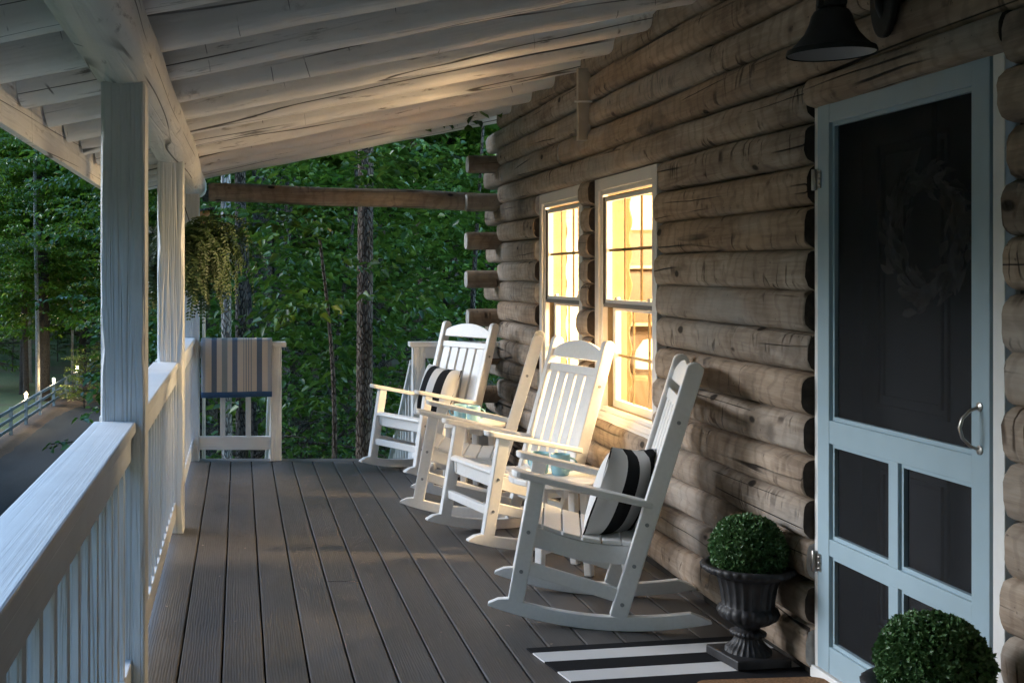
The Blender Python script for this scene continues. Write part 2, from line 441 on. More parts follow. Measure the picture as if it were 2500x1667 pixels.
for i in range(RN + 1):
    y = 4 + i * 1.25
    bend = .0 if y < 40 else (y - 40) ** 2 * .02
    for j in range(5):
        x = -6.45 + j * .9 + bend; mb.v.append((x, y, max(ground(x, y), -3.6) + .012 + (.03 if 0 < j < 4 else 0)))
for i in range(RN):
    for j in range(4):
        a = i * 5 + j; mb.f.append((a, a + 1, a + 6, a + 5)); mb.mi.append(0)
tag(part('driveway', mb, M['asphalt'], smooth=60), kind='structure')

vx = []
mb = MB(); rv = random.Random(3)
for i in range(121):
    y = 10 + i * .5; bend = .0 if y < 40 else (y - 40) ** 2 * .02
    a = -7.25 - rv.uniform(0, .35); b = -6.40 + bend * .9 + rv.uniform(-.05, .12)
    for q in range(4):
        x = a + (b - a) * q / 3; mb.v.append((x, y, ground(x, y) + .02 + (.035 if q in (1, 2) else -.015)))
for i in range(120):
    for q in range(3):
        k = i * 4 + q; mb.f.append((k, k + 1, k + 5, k + 4)); mb.mi.append(0)
tag(part('verge', mb, mat_simple('brown_leaf_litter', (.075, .045, .026), .95, 0, .5, 14, .8), smooth=60), kind='structure')

# ---------------------------------------------------------------- log cabin
cabin = thing('log_cabin', 'weathered log cabin wall with two glowing windows and a blue screen door', 'cabin', (0, 0, 0))
rg = random.Random(7)
CX, HA, HB = 1.925, .076, .0698           # log axis, half depth, half height
COURSE, Z0 = .138, .033
def log(y0, y1, zc, round0=True, round1=True, pale1=False, hb=HB, ha=HA, dx=0.0):
    n = max(4, int((y1 - y0) / .13)); path = []; ra = []; rb = []
    k1, k2, ph = rg.uniform(.90, 1.08), rg.uniform(.955, 1.045), rg.uniform(0, 9); zc += rg.uniform(-.004, .004)
    ox = rg.uniform(-.008, .006) + dx
    tape = rg.uniform(-.05, .05)
    for i in range(n + 1):
        f = i / n; y = y0 + (y1 - y0) * f
        w = math.sin(y * 3.1 + ph) * .006 + math.sin(y * 7.7 + ph * 2) * .0035 + rg.uniform(-.0025, .0025)
        path.append((CX + ox + w * .7, y, zc + math.sin(y * 2.3 + ph) * .004)); k = k1 * (1 + tape * (f - .5))
        ra.append(hb * k2 * (1 + w * .3)); rb.append(ha * k * (1 + w * 1.5))
    e = .007
    p0, p1 = path[0], path[-1]
    path = [p0] + [(p0[0], p0[1] + e, p0[2])] + path[1:-1] + [(p1[0], p1[1] - e, p1[2])] + [p1]
    ra = [ra[0] * .94] + ra + [ra[-1] * .94]; rb = [rb[0] * .94] + rb + [rb[-1] * .94]
    rr = [[rg.uniform(-.026, .026) for _ in range(22)] for _ in path]
    mb = MB().sweep(path, ra, rb, (0, 0, 1), 3.5, 22, capmi=1, jit=lambda i, k: 1 + rr[i][k] + .012 * math.sin(k * 1.7 + i * .9))
    return part('log', mb, [M['log'], M['log_end_pale'] if pale1 else M['log_end']], cabin, smooth=50)
D0, D1 = 2.885, 3.893                      # door opening
W1, W2 = (5.365, 6.30), (6.53, 7.465)      # window openings
END = 8.50
for k in range(18):
    zc = Z0 + COURSE * (k + .5)
    far = END + (.46 if k % 2 == 0 else .03) + rg.uniform(-.02, .02)
    segs = []
    jr = lambda: rg.uniform(-.012, .012)
    if k <= 12:
        segs.append((-6.7, D0 + jr()))
        y = D1 + .004
    else:
        y = -6.7
    if 4 <= k <= 12:
        segs += [(y, 5.29 + jr() * 2.2), (W1[1] - .004, 6.45 + jr() * 2.2), (W2[1] - .006 + jr() * .4, far)]
    elif k in (14, 16):
        br = {14: 6.9, 16: 6.42}[k]
        segs += [(y, br - .006), (br + .006, far)]
    else: segs.append((y, far))
    for i, (a, b) in enumerate(segs):
        if k == 13:
            log(a, D0, zc); log(D1, b, zc); log(D0 + .003, D1 - .003, zc + .022, hb=.05); continue
        log(a, b, zc, pale1=(i == len(segs) - 1 and k % 2 == 0), ha=HA * (1.08 if b - a < .4 else 1))
# crossing logs of the gable wall stick out past the corner, every other course
for k in range(1, 16, 2):
    zc = Z0 + COURSE * (k + .5) - .05
    x0 = 1.645 + rg.uniform(-.012, .012)
    ph = rg.random() * 6
    n = 8; pth = [(x0 + (5.2 - x0) * i / n, END + .075, zc) for i in range(n + 1)]
    pth = [pth[0], (x0 + .01, END + .075, zc)] + pth[1:]
    a = [.058] + [.064] * (len(pth) - 1)
    mb = MB().sweep(pth, a, [.062] + [.068] * (len(pth) - 1), (0, 0, 1), 2.6, 14, capmi=1)
    part('cross_log', mb, [M['log_x'], M['log_end_pale']], cabin, smooth=50)
# dark joint material behind the rows of logs, round the openings
mb = MB()
def core(y0, y1, z0, z1): mb.box(1.93, 2.03, y0, y1, z0, z1)
gy = [(-6.7, D0), (D1, W1[0]), (W1[1], W2[0]), (W2[1], END)]
for a, b in gy: core(a, b, 0, 2.5)
core(D0, D1, 1.93, 2.5)
for a, b in (W1, W2): core(a, b, 0, .575); core(a, b, 1.825, 2.5)
part('chinking', mb, M['chink'], cabin)
part('sill_board', MB().box(1.885, 2.03, D1 + .03, END, -.02, .035), M['chink'], cabin)

# windows
def window(y0, y1, z0=.555, z1=1.825):
    fr = MB(); X = 1.885
    def ring(x0, x1, a, b, c, d, w, wb=None, wt=None):
        wb = wb or w; wt = wt or w
        fr.box(x0, x1, a, a + w, c, d); fr.box(x0, x1, b - w, b, c, d)
        fr.box(x0, x1, a + w, b - w, c, c + wb); fr.box(x0, x1, a + w, b - w, d - wt, d)
    ring(X, 1.93, y0, y1, z0, z1, .062)
    ring(X + .016, 1.93, y0 + .062, y1 - .062, z0 + .062, z1 - .062, .022)
    w = part('window', fr, M['trim'], cabin, bevel=.003)
    fr = MB(); ring(1.9305, 2.03, y0, y1, z0, z1, .083)
    part('jamb_liner', fr, M['liner'], w)
    sm = MB().box(1.868, 1.90, y0 - .002, y1 + .002, z0 - .014, z0 + .034)
    part('window_sill', sm, M['trim'], w, bevel=.004)
    a, b = y0 + .084, y1 - .084; c, d = z0 + .075, z1 - .100
    mid = 1.17
    g = MB()
    for p0, p1, q0, q1 in ((a, b, d, d + .004), (a, a + .003, mid, d), (b - .003, b, mid, d)):
        g.box(1.905, 1.912, p0, p1, q0, q1)
    part('gasket', MB().box(1.905, 1.912, a, b, c - .004, c), M['gasket'], w)
    part('gasket', g, M['gasket'], w)
    def sash(x, a, b, c, d, bw, nm):
        s = MB(); s.box(x, x + .03, a, a + bw, c, d); s.box(x, x + .03, b - bw, b, c, d)
        s.box(x, x + .03, a + bw, b - bw, c, c + bw * 1.1); s.box(x, x + .03, a + bw, b - bw, d - bw, d)
        part('sash', s, M['trim'], w, bevel=.002)
        ia, ib, ic, id_ = a + bw, b - bw, c + bw * 1.1, d - bw
        for i in (1, 2):
            yy = ia + (ib - ia) * i / 3
            part('muntin', MB().box(x + .017, x + .025, yy - .0075, yy + .0075, ic, id_), M['muntin'], w)
        zz = (ic + id_) / 2
        for i in range(3):
            ya, yb = ia + (ib - ia) * i / 3 + (.0075 if i else 0), ia + (ib - ia) * (i + 1) / 3 - (.0075 if i < 2 else 0)
            part('muntin', MB().box(x + .017, x + .025, ya, yb, zz - .0075, zz + .0075), M['muntin'], w)
        part('pane', MB().box(x + .012, x + .015, ia, ib, ic, id_), M['glass'], w)
    sash(1.915, a, b, mid + .002, d + .002, .022, 'up'); sash(1.955, a, b, c, mid + .01, .042, 'low')
    part('meeting_rail', MB().box(1.908, 1.914, a, b, mid - .014, mid + .008), M['meet'], w)
    for yy in (a + .14, b - .14):
        part('sash_lock', MB().box(1.925, 1.945, yy - .02, yy + .02, mid + .026, mid + .04), M['trim'], w, bevel=.005)
    return w
window(*W1); window(*W2)

# door: casing, inner door, screen door
cs = MB()
cs.box(1.885, 1.925, 3.87, D1, .045, 1.908); cs.box(1.885, 1.925, 2.925, 2.972, .045, 1.908)
cs.box(1.885, 1.925, 2.972, 3.87, 1.878, 1.908)
cs.box(1.875, 2.02, D0 + .02, D1 + .01, .0, .045)
part('door_casing', cs, mat_simple('white_casing', (.82, .80, .77), .45, 0, .04, 9), cabin, bevel=.003)
dY0, dY1, dZ0, dZ1 = 2.98, 3.866, .05, 1.872
idr = MB().box(2.03, 2.06, 2.9, 3.95, .04, 1.93).box(1.926, 2.03, 3.868, 3.92, .045, 1.92).box(1.926, 2.03, 2.92, 2.975, .045, 1.92).box(1.926, 2.03, 2.975, 3.868, 1.876, 1.92)
def mould(y0, y1, z0, z1):
    for w0 in (0, .03):
        idr.box(2.02, 2.03, y0 + w0, y0 + w0 + .014, z0 + w0, z1 - w0); idr.box(2.02, 2.03, y1 - w0 - .014, y1 - w0, z0 + w0, z1 - w0)
        idr.box(2.02, 2.03, y0 + w0 + .014, y1 - w0 - .014, z0 + w0, z0 + w0 + .014); idr.box(2.02, 2.03, y0 + w0 + .014, y1 - w0 - .014, z1 - w0 - .014, z1 - w0)
mould(3.0, 3.29, .90, 1.74); mould(3.39, 3.775, .90, 1.74); mould(3.0, 3.29, .2, .74); mould(3.39, 3.775, .2, .74)
part('inner_door', idr, M['inner'], cabin, bevel=.002)
sd_ = MB(); xa, xb = 1.882, 1.915; st = .074
sd_.box(xa, xb, dY1 - st, dY1, dZ0, dZ1); sd_.box(xa, xb, dY0, dY0 + st, dZ0, dZ1)
ya, yb = dY0 + st, dY1 - st
rails = [(dZ0, .135), (.425, .478), (.783, .857), (dZ1 - .066, dZ1)]
for z0, z1 in rails: sd_.box(xa + .001, xb - .001, ya, yb, z0, z1)
ym = (ya + yb) / 2
sd_.box(xa + .002, xb - .002, ym - .025, ym + .025, .478, .783); sd_.box(xa + .002, xb - .002, ym - .025, ym + .025, .135, .425)
sdoor = part('screen_door', sd_, M['blue'], cabin, bevel=.002)
tag(sdoor, 'light blue wooden screen door')
bd = MB()
def bead(y0, y1, z0, z1, w=.012):
    x0, x1 = xa + .012, xb - .004
    bd.box(x0, x1, y0, y0 + w, z0, z1); bd.box(x0, x1, y1 - w, y1, z0, z1)
    bd.box(x0, x1, y0 + w, y1 - w, z0, z0 + w); bd.box(x0, x1, y0 + w, y1 - w, z1 - w, z1)
openings = [(ya, yb, .857, dZ1 - .066), (ya, ym - .025, .478, .783), (ym + .025, yb, .478, .783), (ya, ym - .025, .135, .425), (ym + .025, yb, .135, .425)]
for q in openings: bead(*q)
part('screen_bead', bd, M['blue'], sdoor)
for a, b, c, d in openings:
    part('screen_mesh', MB().box(1.906, 1.9075, a, b, c, d), M['screen'], sdoor)
hp = MB(); hy = 3.018
pts = [(1.882, hy, .985), (1.86, hy + .004, .975), (1.842, hy + .008, .955), (1.836, hy + .01, .93), (1.842, hy + .008, .905), (1.86, hy + .004, .885), (1.882, hy, .875)]
hp.sweep(pts, [.004, .0045, .0055, .006, .0055, .0045, .004], [.004] * 7, (0, 1, 0), 2, 10)
part('handle', hp, M['steel'], sdoor, smooth=50)
for z in (.985, .875):
    m2 = MB().lathe([(0, .012), (.003, .012), (.006, .006)], 16)
    o = part('handle_rose', m2, M['steel'], sdoor, smooth=40, loc=(1.882, hy, z), rot=(0, R(-90), 0))
for z in (1.63, .39):
    h = MB(); h.lathe([(-.034, .007), (-.032, .0085), (.032, .0085), (.034, .007)], 14, (1.874, dY1 + .006, z))
    h.box(1.8775, 1.8815, dY1 - .026, dY1 + .004, z - .028, z + .028)
    for q in (-.018, 0, .018): h.sphere((1.8775, dY1 - .022, z + q), .0055, 8, 6)
    part('hinge', h, M['steel'], sdoor, smooth=40)

# small white casing that runs from the ceiling down the logs
mb = MB().box(1.795, 1.862, 6.29, 6.325, 2.035, 2.42)
cover = tag(part('pipe_cover', mb, mat_simple('tan_painted_board', (.42, .36, .29), .6, 0, .12, 14), None, bevel=.003), 'narrow pale tan casing running down the logs from the ceiling above the windows', 'casing')
part('strap', MB().box(1.775, 1.868, 6.284, 6.29, 2.235, 2.245), M['trim'], cover)

# ---------------------------------------------------------------- porch deck
deck = thing('porch_deck', 'brown grey composite porch floor with long dark gaps between boards', 'deck', (0, 0, 0))
g0 = -.0584 - .1447 * 3
def deckboard(x0, x1, y0, y1):
    return MB().box(x0, x1, y0, y1, -.03, 0)
for i in range(17):
    x0 = g0 + i * .1447 + .0035; x1 = g0 + (i + 1) * .1447 - .0035
    if x1 > 1.97: x1 = 1.97
    if x0 >= 1.95: break
    if i == 6:                              # butt joint
        yj = 5.13
        part('deck_board', deckboard(x0, x1, -6.7, yj - .0015), M['deck'], deck, bevel=.004)
        part('deck_board', deckboard(x0, x1, yj + .0015, 8.448), M['deck'], deck, bevel=.004)
    else:
        part('deck_board', deckboard(x0, x1, -6.7, 8.448), M['deck'], deck, bevel=.004)
part('border_board', MB().box(g0 + .0035, 1.97, 8.453, 8.59, -.03, 0), M['deck'], deck, bevel=.004)
part('rim_joist', MB().box(g0 + .01, 1.97, 8.55, 8.59, -.25, -.031).box(g0 + .01, g0 + .05, -6.7, 8.549, -.25, -.031), M['chink'], deck)
part('joists', MB().box(g0 + .05, 1.97, -6.7, 8.549, -.12, -.05), M['chink'], deck)
sf = MB()
for x in (-.35, 1.2):
    for y in (0.6, 3.65, 6.15, 8.48): sf.box(x - .05, x + .05, y - .05, y + .05, ground(x, y) - .2, -.121)
part('support_post', sf, M['chink'], deck)

# ---------------------------------------------------------------- porch roof
roof = thing('porch_roof', 'white painted porch ceiling of hewn log rafters on a round log beam', 'roof', (0, 0, 0))
zr = lambda x: 2.072 + .192 * x
PX0, PX1 = -.42, -.285
for k in range(-22, 7):
    y = 5.327 + .548 * k + .065
    if y > 8.7: continue
    ph = rg.uniform(0, 9); n = 22; path = []; ra = []; rb = []
    w0 = rg.uniform(.92, 1.1)
    for i in range(n + 1):
        x = -.79 + 2.72 * i / n
        w = .005 * math.sin(x * 5 + ph) + .004 * math.sin(x * 11 + ph * 1.7)
        path.append((x, y + w, zr(x) + .078 + w * .6)); ra.append(.076 * (1 + w)); rb.append((.074 + w * .8) * w0)
    rr = [[rg.uniform(-.014, .014) for _ in range(16)] for _ in path]
    mb = MB().sweep(path, ra, rb, (0, 0, 1), 2.9, 16, jit=lambda i, q: 1 + rr[i][q])
    part('rafter', mb, M['rafter'], roof, smooth=50)
sl = MB(); a, b = -.84, 2.6
sl.quadbox([(a, -7.0, zr(a) + .145), (b, -7.0, zr(b) + .145), (b, 8.78, zr(b) + .145), (a, 8.78, zr(a) + .145), (a, -7.0, zr(a) + .2), (b, -7.0, zr(b) + .2), (b, 8.78, zr(b) + .2), (a, 8.78, zr(a) + .2)])
part('roof_sheathing', sl, M['paint_y'], roof)
part('fascia', MB().box(-.825, -.792, -7.0, 8.75, 1.828, 2.07), M['beam'], roof, bevel=.003)
path = []; ra = []; rb = []; n = 60; rr = []
for i in range(n + 1):
    y = -7.0 + 15.95 * i / n
    path.append((-.345 + .006 * math.sin(y * 1.3), y, 1.99)); k = 1 + .03 * math.sin(y * 2.1) + .02 * math.sin(y * 5.3)
    ra.append(.092); rb.append(.104 * k); rr.append([rg.uniform(-.012, .012) for _ in range(18)])
path.append((-.345, 9.0, 1.99)); ra.append(.07); rb.append(.085); rr.append([0] * 18)
part('log_beam', MB().sweep(path, ra, rb, (0, 0, 1), 2.7, 18, jit=lambda i, q: 1 + rr[i][q]), M['beam'], roof, smooth=50)
pth = [(-.215 + (1.93 + .215) * i / 12, 8.62 + .05 * i / 12, 1.925 - .072 * i / 12 + .004 * math.sin(i)) for i in range(13)]
tb = MB().sweep([(-.222, 8.62, 1.925)] + pth, [.055] + [.067] * 13, [.055] + [.066 + .002 * math.sin(i * 2) for i in range(13)], (0, 0, 1), 2.2, 16, capmi=1)
tag(part('tie_log', tb, [M['log_x'], M['log_end']], roof, smooth=50), 'unpainted brown log tie at the far end')

# porch posts
def post(y, label):
    p = thing('porch_post', label, 'post', ((PX0 + PX1) / 2, y + .0675, 0), 0, 'white posts along the porch edge')
    w = .0675; n = 26; mb = MB(); prof = []
    ch = [.006 + .012 * max(0, math.sin(i * .7 + y)) * rg.random() for i in range(n + 1)]
    for i in range(n + 1):
        z = 1.905 * i / n; c1 = ch[i]; c2 = .004 + .010 * rg.random() * (i % 5 == 2)
        ring = [(-w + c1, -w), (w - c1 * .9, -w), (w, -w + c1 * .9), (w, w - c2), (w - c2, w), (-w + c2, w), (-w, w - c2), (-w, -w + c1)]
        for a, b in ring: mb.v.append((a, b, z))
    for i in range(n):
        for k in range(8):
            a, b = i * 8 + k, i * 8 + (k + 1) % 8
            mb.f.append((a, b, b + 8, a + 8)); mb.mi.append(0)
    mb.f.append(tuple(reversed(range(8)))); mb.f.append(tuple(n * 8 + k for k in range(8))); mb.mi += [0, 0]
    part('post_shaft', mb, M['paint_z'], p, bevel=.0015)
    return p
PY = [3.594, 6.085, 8.45]
post(PY[0], 'nearest square white porch post, widest in view at the left')
post(PY[1], 'middle square white porch post, behind the nearest one')
post(PY[2], 'farthest white porch post, at the corner beside the towel')
post(3.594 - 2.49 - .1, 'white porch post out of frame beside the camera')

# railings
CAPZ0, CAPZ1 = .842, .878
def baluster_mesh(h): return MB().box(-.014, .014, -.019, .019, 0, h).mesh('baluster', M['paint_z'])
bm = baluster_mesh(.832 - .158)
def side_rail(y0, y1, ystart, step, label):
    r = thing('porch_railing', label, 'railing', (-.345, y0, 0), 0, 'white baluster railings along the porch edge')
    L = y1 - y0
    part('rail_cap', MB().box(-.095, .033, 0, L, CAPZ0, CAPZ1), M['paint_y'], r, bevel=.005)
    part('top_rail', MB().box(-.020, .020, 0, L, .76, CAPZ0 - .0005), M['paint_y'], r, bevel=.003)
    part('bottom_rail', MB().box(-.020, .020, 0, L, .072, .158), M['paint_y'], r, bevel=.003)
    y = ystart
    while y < y1 - .05:
        if y > y0 + .04: link('baluster', bm, r, (-.0, y - y0, .158))
        y += step
    return r
side_rail(1.15, PY[0] - .001, 1.966 - .159 * 4 + .02, .159, 'nearest railing section, running out of frame at the lower left')
side_rail(PY[0] + .136, PY[1] - .001, 3.86, .152, 'middle railing section between the two nearest white posts')
side_rail(PY[1] + .136, PY[2] - .001, 6.36, .152, 'far railing section next to the towel, between the two farthest posts')
def end_rail(x0, x1, y, bal, label, newel, cap):
    r = thing('end_railing', label, 'railing', (x0, y, 0), 0)
    L = x1 - x0
    part('rail_cap', MB().box(cap[0] - x0, cap[1] - x0, -.055, .065, .812, .848), M['paint_x'], r, bevel=.006)
    part('top_rail', MB().box((newel[1] if newel[0] < x0 + .01 else x0) - x0, (newel[0] if newel[0] > x0 + .01 else x1) - x0, -.015, .025, .73, .811), M['paint_x'], r, bevel=.003)
    part('bottom_rail', MB().box((newel[1] if newel[0] < x0 + .01 else x0) - x0, (newel[0] if newel[0] > x0 + .01 else x1) - x0, -.018, .02, .077, .173), M['paint_x'], r, bevel=.003)
    part('newel', MB().box(newel[0] - x0, newel[1] - x0, -.04, .04, .001, .8115), M['paint_z'], r, bevel=.003)
    m = MB().box(-.019, .019, -.014, .014, 0, .73 - .173).mesh('baluster', M['paint_z'])
    for b in bal: link('baluster', m, r, (b - x0, .003, .173))
    return r
end_rail(-.2845, .302, 8.50, (-.118, .065), 'short end railing with a towel draped over it', (.222, .302), (-.2845, .335))
end_rail(1.238, 1.86, 8.50, (1.44, 1.56, 1.68), 'end railing stub behind the farthest rocking chair', (1.238, 1.326), (1.215, 1.86))
def stair_rail(x, label):
    r = thing('stair_railing', label, 'railing', (x, 8.56, 0), 0)
    sl_ = .72; L = 1.75
    p0, p1 = Vector((0, .02, .70)), Vector((0, L, .70 - sl_ * L))
    part('hand_rail', MB().bar(p0, p1, .075, .036, (1, 0, 0)), M['paint_y'], r, bevel=.004)
    part('lower_rail', MB().bar(p0 - Vector((0, 0, .60)), p1 - Vector((0, 0, .60)), .035, .08, (1, 0, 0)), M['paint_y'], r, bevel=.003)
    m = MB().box(-.014, .014, -.014, .014, 0, .60).mesh('baluster', M['paint_z'])
    for i in range(11):
        yy = .12 + i * .145; link('baluster', m, r, (0, yy, .70 - sl_ * yy - .60))
    part('foot_newel', MB().box(-.04, .04, L, L + .08, .7 - sl_ * L - 1.2, .78 - sl_ * L), M['paint_z'], r, bevel=.003)
    return r
stair_rail(.25, 'white stair railing going down behind the towel')
stair_rail(1.27, 'sloping white stair railing going down left of the farthest rocking chair')

# ---------------------------------------------------------------- rocking chairs
def arcpts(n=22):
    F0, R_ = -.08, 1.42; lo = []; hi = []
    for i in range(n + 1):
        f = -.462 + (.338 + .462) * i / n; z = (f - F0) ** 2 / (2 * R_); lo.append((f, z))
        t = .052
        if f > .265: t = .052 - .042 * ((f - .265) / .073) ** 1.6
        if f < -.385: t = .052 - .046 * ((-.385 - f) / .077) ** 1.3
        hi.append((f, z + t))
    return lo + hi[::-1]
def make_chair(loc, rz, label):
    c = thing('rocking_chair', label, 'rocking chair', loc, rz, 'white rocking chairs lined up along the cabin wall')
    W, TH = .249, .036; P = M['poly']
    rocker = MB().prism(arcpts(), -TH / 2, TH / 2).mesh('rocker', P)
    for s in (1, -1): link('rocker', rocker, c, (0, s * W, 0), bevel=.003)
    # front legs
    def quad_leg(f0, z0, f1, z1, w):
        return [(f0 - w / 2, z0), (f0 + w / 2, z0 + .004), (f1 + w / 2, z1), (f1 - w / 2, z1)]
    leg = MB().prism(quad_leg(.236, .078, .150, .560, .060), -TH / 2, TH / 2).mesh('front_leg', P)
    b0 = Vector((-.135, .048)); b1 = Vector((-.412, 1.0)); d = (b1 - b0).normalized(); nrm = Vector((d.y, -d.x))
    poly = [tuple(b0 - nrm * .031 + Vector((0, .0))), tuple(b0 + nrm * .031)]
    top = b1 - d * .028
    for i in range(9):
        a = math.pi * i / 8; poly.append(tuple(top + nrm * .031 * math.cos(a) + d * .028 * math.sin(a)))
    postm = MB().prism(poly, -TH / 2, TH / 2).mesh('back_post', P)
    pf = lambda z: b0.x + d.x / d.y * (z - b0.y)
    bolt = MB().lathe([(0, .0075), (.002, .0075), (.0032, .0055), (.0018, .003), (.0018, 0)], 12).mesh('bolt', M['bolt'], 40)
    for s in (1, -1):
        l = link('front_leg', leg, c, (0, s * W, 0), bevel=.005)
        p = link('back_post', postm, c, (0, s * W, 0), bevel=.005)
        for z, o in ((.35, l), (.20, l)):
            f = .236 + (.150 - .236) * (z - .078) / (.482)
            b = link('bolt', bolt, o, (f, s * TH / 2 + s * -.0004, z), (R(-90 * s), 0, 0))
        for z in (.10, .245, .40, .78):
            b = link('bolt', bolt, p, (pf(z), s * TH / 2 + s * -.0004, z), (R(-90 * s), 0, 0))
    # arms: rounded paddle, plan outline then thickness along a sloping plane
    arm = []
    for i in range(9):
        a = -math.pi / 2 + math.pi * i / 8; arm.append((.218 + .032 * math.cos(a), .036 * math.sin(a)))
    arm += [(-.10, .034), (-.258, .022), (-.258, -.022), (-.10, -.034)]
    zt = lambda f: .585 - (.245 - f) * .2
    def tf(a, b, t): return (a, b, zt(a) + t)
    am = MB().prism(arm, -.026, 0, tf).mesh('armrest', P)
    for s in (1, -1): link('armrest', am, c, (0, s * (W - .001), .0), bevel=.006, seg=3)
    # seat: curved side rails, slats, apron
    zs = lambda f: .385 - .16 * (.215 - f) + .42 * max(0, f - .05) ** 2 * 0 - .05 * math.sin(max(0, min(1, (.2 - f) / .42)) * math.pi) * .55
    top = [(-.225 + .42 * i / 12, zs(-.225 + .42 * i / 12) - .003) for i in range(13)]
    bot = [(f, z - .068) for f, z in top]
    rail = MB().prism(top + bot[::-1], -.0125, .0125).mesh('seat_rail', P)
    for s in (1, -1): link('seat_rail', rail, c, (0, s * (W - TH / 2 - .013), 0), bevel=.003)
    nsl = 6; f0 = .205
    for i in range(nsl):
        fa, fb = f0 - i * .0715, f0 - i * .0715 - .0665
        wid = W - TH / 2 - .001
        if i == 0: fa, wid = .188, W - TH / 2 - .0005
        pl = [(fa, zs(fa) - .002), (fa, zs(fa) + .014), (fb, zs(fb) + .014), (fb, zs(fb) - .002)]
        if i == 0: pl = [(.216, .372), (.210, .388), (.19, .398), (fb, zs(fb) + .014), (fb, zs(fb) - .002)]
        part('seat_slat', MB().prism(pl, -wid, wid), P, c, bevel=.004)
    ww = W - TH / 2 - .0006
    part('front_apron', MB().box(.168, .190, -ww, ww, .302, .370), P, c, bevel=.003)
    part('front_stretcher', MB().bar((.213, -ww, .195), (.213, ww, .195), .030, .042, (1, 0, 0)), P, c, bevel=.004)
    sp_ = Vector((.212, 0, .218)); sq = Vector((-.158, 0, .125))
    strm = MB().bar(sp_, sq, .026, .05, (0, 1, 0)).mesh('side_stretcher', P)
    for s in (1, -1): link('side_stretcher', strm, c, (0, s * W, 0), bevel=.004)
    part('rear_stretcher', MB().bar((pf(.19), -ww, .19), (pf(.19), ww, .19), .026, .045, (1, 0, 0)), P, c, bevel=.004)
    # back: panel frame in the plane of the posts
    dv = Vector((d.x, 0, d.y)); nv = Vector((d.y, 0, -d.x)); o0 = Vector((b0.x, 0, b0.y))
    def along(z): return (z - b0.y) / d.y
    def tfb(u, v, t): return tuple(o0 + dv * v + Vector((0, u, 0)) + nv * (t + .004))
    hd = [(-ww, along(.895)), (ww, along(.895)), (ww, along(.938))]
    for i in range(1, 12):
        u = ww * (1 - 2 * i / 12); hd.append((u, along(.938) + .052 * math.sin(math.pi * i / 12) ** .8))
    hd.append((-ww, along(.938)))
    part('head_panel', MB().prism(hd, -.012, .012, tfb), P, c, bevel=.004)
    def cross(z0, z1, nm, t0=-.012, t1=.012):
        part(nm, MB().prism([(-ww, along(z0)), (ww, along(z0)), (ww, along(z1)), (-ww, along(z1))], t0, t1, tfb), P, c, bevel=.003)
    cross(.822, .862, 'back_rail'); cross(.300, .335, 'back_rail')
    slm = MB().prism([(-.035, along(.3355)), (.035, along(.3355)), (.035, along(.8215)), (-.035, along(.8215))], -.009, .009, tfb).mesh('back_slat', P)
    for i in range(5): link('back_slat', slm, c, (0, (i - 2) * .0885, 0), bevel=.003)
    return c
ch_group = 'white rocking chairs lined up along the cabin wall'
CH = {'A': (1.343, 4.697, R(165)), 'B': (1.351, 5.951, R(193.7)), 'C': (1.285, 6.747, R(164.8)), 'D': (1.234, 7.981, R(208.9))}
chA = make_chair((CH['A'][0], CH['A'][1], 0), CH['A'][2], 'nearest white rocking chair, grey in the shade, side on with a striped pillow')
chB = dup(chA, (CH['B'][0], CH['B'][1], 0), CH['B'][2], 'second white rocking chair, without pillow, glowing in front of the lit window')
chC = dup(chA, (CH['C'][0], CH['C'][1], 0), CH['C'][2], 'third white rocking chair, seen edge on, its back a single narrow post')
chD = dup(chA, (CH['D'][0], CH['D'][1], 0), CH['D'][2], 'farthest white rocking chair with a striped pillow, at the porch corner')

# pillows
def pillow_mesh():
    n = 20; h = .185; mb = MB()
    def pt(u, v, s):
        e = (1 - abs(u) ** 2.6) * (1 - abs(v) ** 2.6)
        th = .072 * max(0, e) ** .55
        pin = 1 - .075 * (1 - abs(u)) ** .8 * abs(v) ** 2 - 0
        pin2 = 1 - .075 * (1 - abs(v)) ** .8 * abs(u) ** 2
        wr = .004 * math.sin(u * 9 + v * 3) * (1 - e)
        return (s * (th + wr), u * h * pin2, v * h * pin)
    for s in (1, -1):
        b = len(mb.v)
        for j in range(n + 1):
            for i in range(n + 1): mb.v.append(pt(-1 + 2 * i / n, -1 + 2 * j / n, s))
        for j in range(n):
            for i in range(n):
                a = b + j * (n + 1) + i; q = (a, a + 1, a + n + 2, a + n + 1)
                mb.f.append(q if s > 0 else q[::-1]); mb.mi.append(0)
    return mb
pm = pillow_mesh().mesh('throw_pillow', M['pillow'], 60)
def pillow(ch, f, l, z, tilt, yaw, label, roll=0):
    X, Y, th = CH[ch]
    mtx = Matrix.Translation((X * S, Y * S, 0)) @ Matrix.Rotation(th, 4, 'Z') @ Matrix.Translation((f * S, l * S, z * S)) @ Matrix.Rotation(yaw, 4, 'Z') @ Matrix.Rotation(tilt, 4, 'Y') @ Matrix.Rotation(roll, 4, 'X')
    o = bpy.data.objects.new('throw_pillow', pm); col.objects.link(o); o.matrix_world = mtx
    return tag(o, label, 'pillow', 'black and white striped pillows on the rocking chairs')
pillow('A', -.165, .05, .482, R(-17), R(-36), 'black and white striped pillow standing on the nearest rocking chair', R(6))
pillow('D', -.175, -.07, .52, R(-18), R(0), 'black and cream striped pillow leaning on the farthest rocking chair', R(-4))

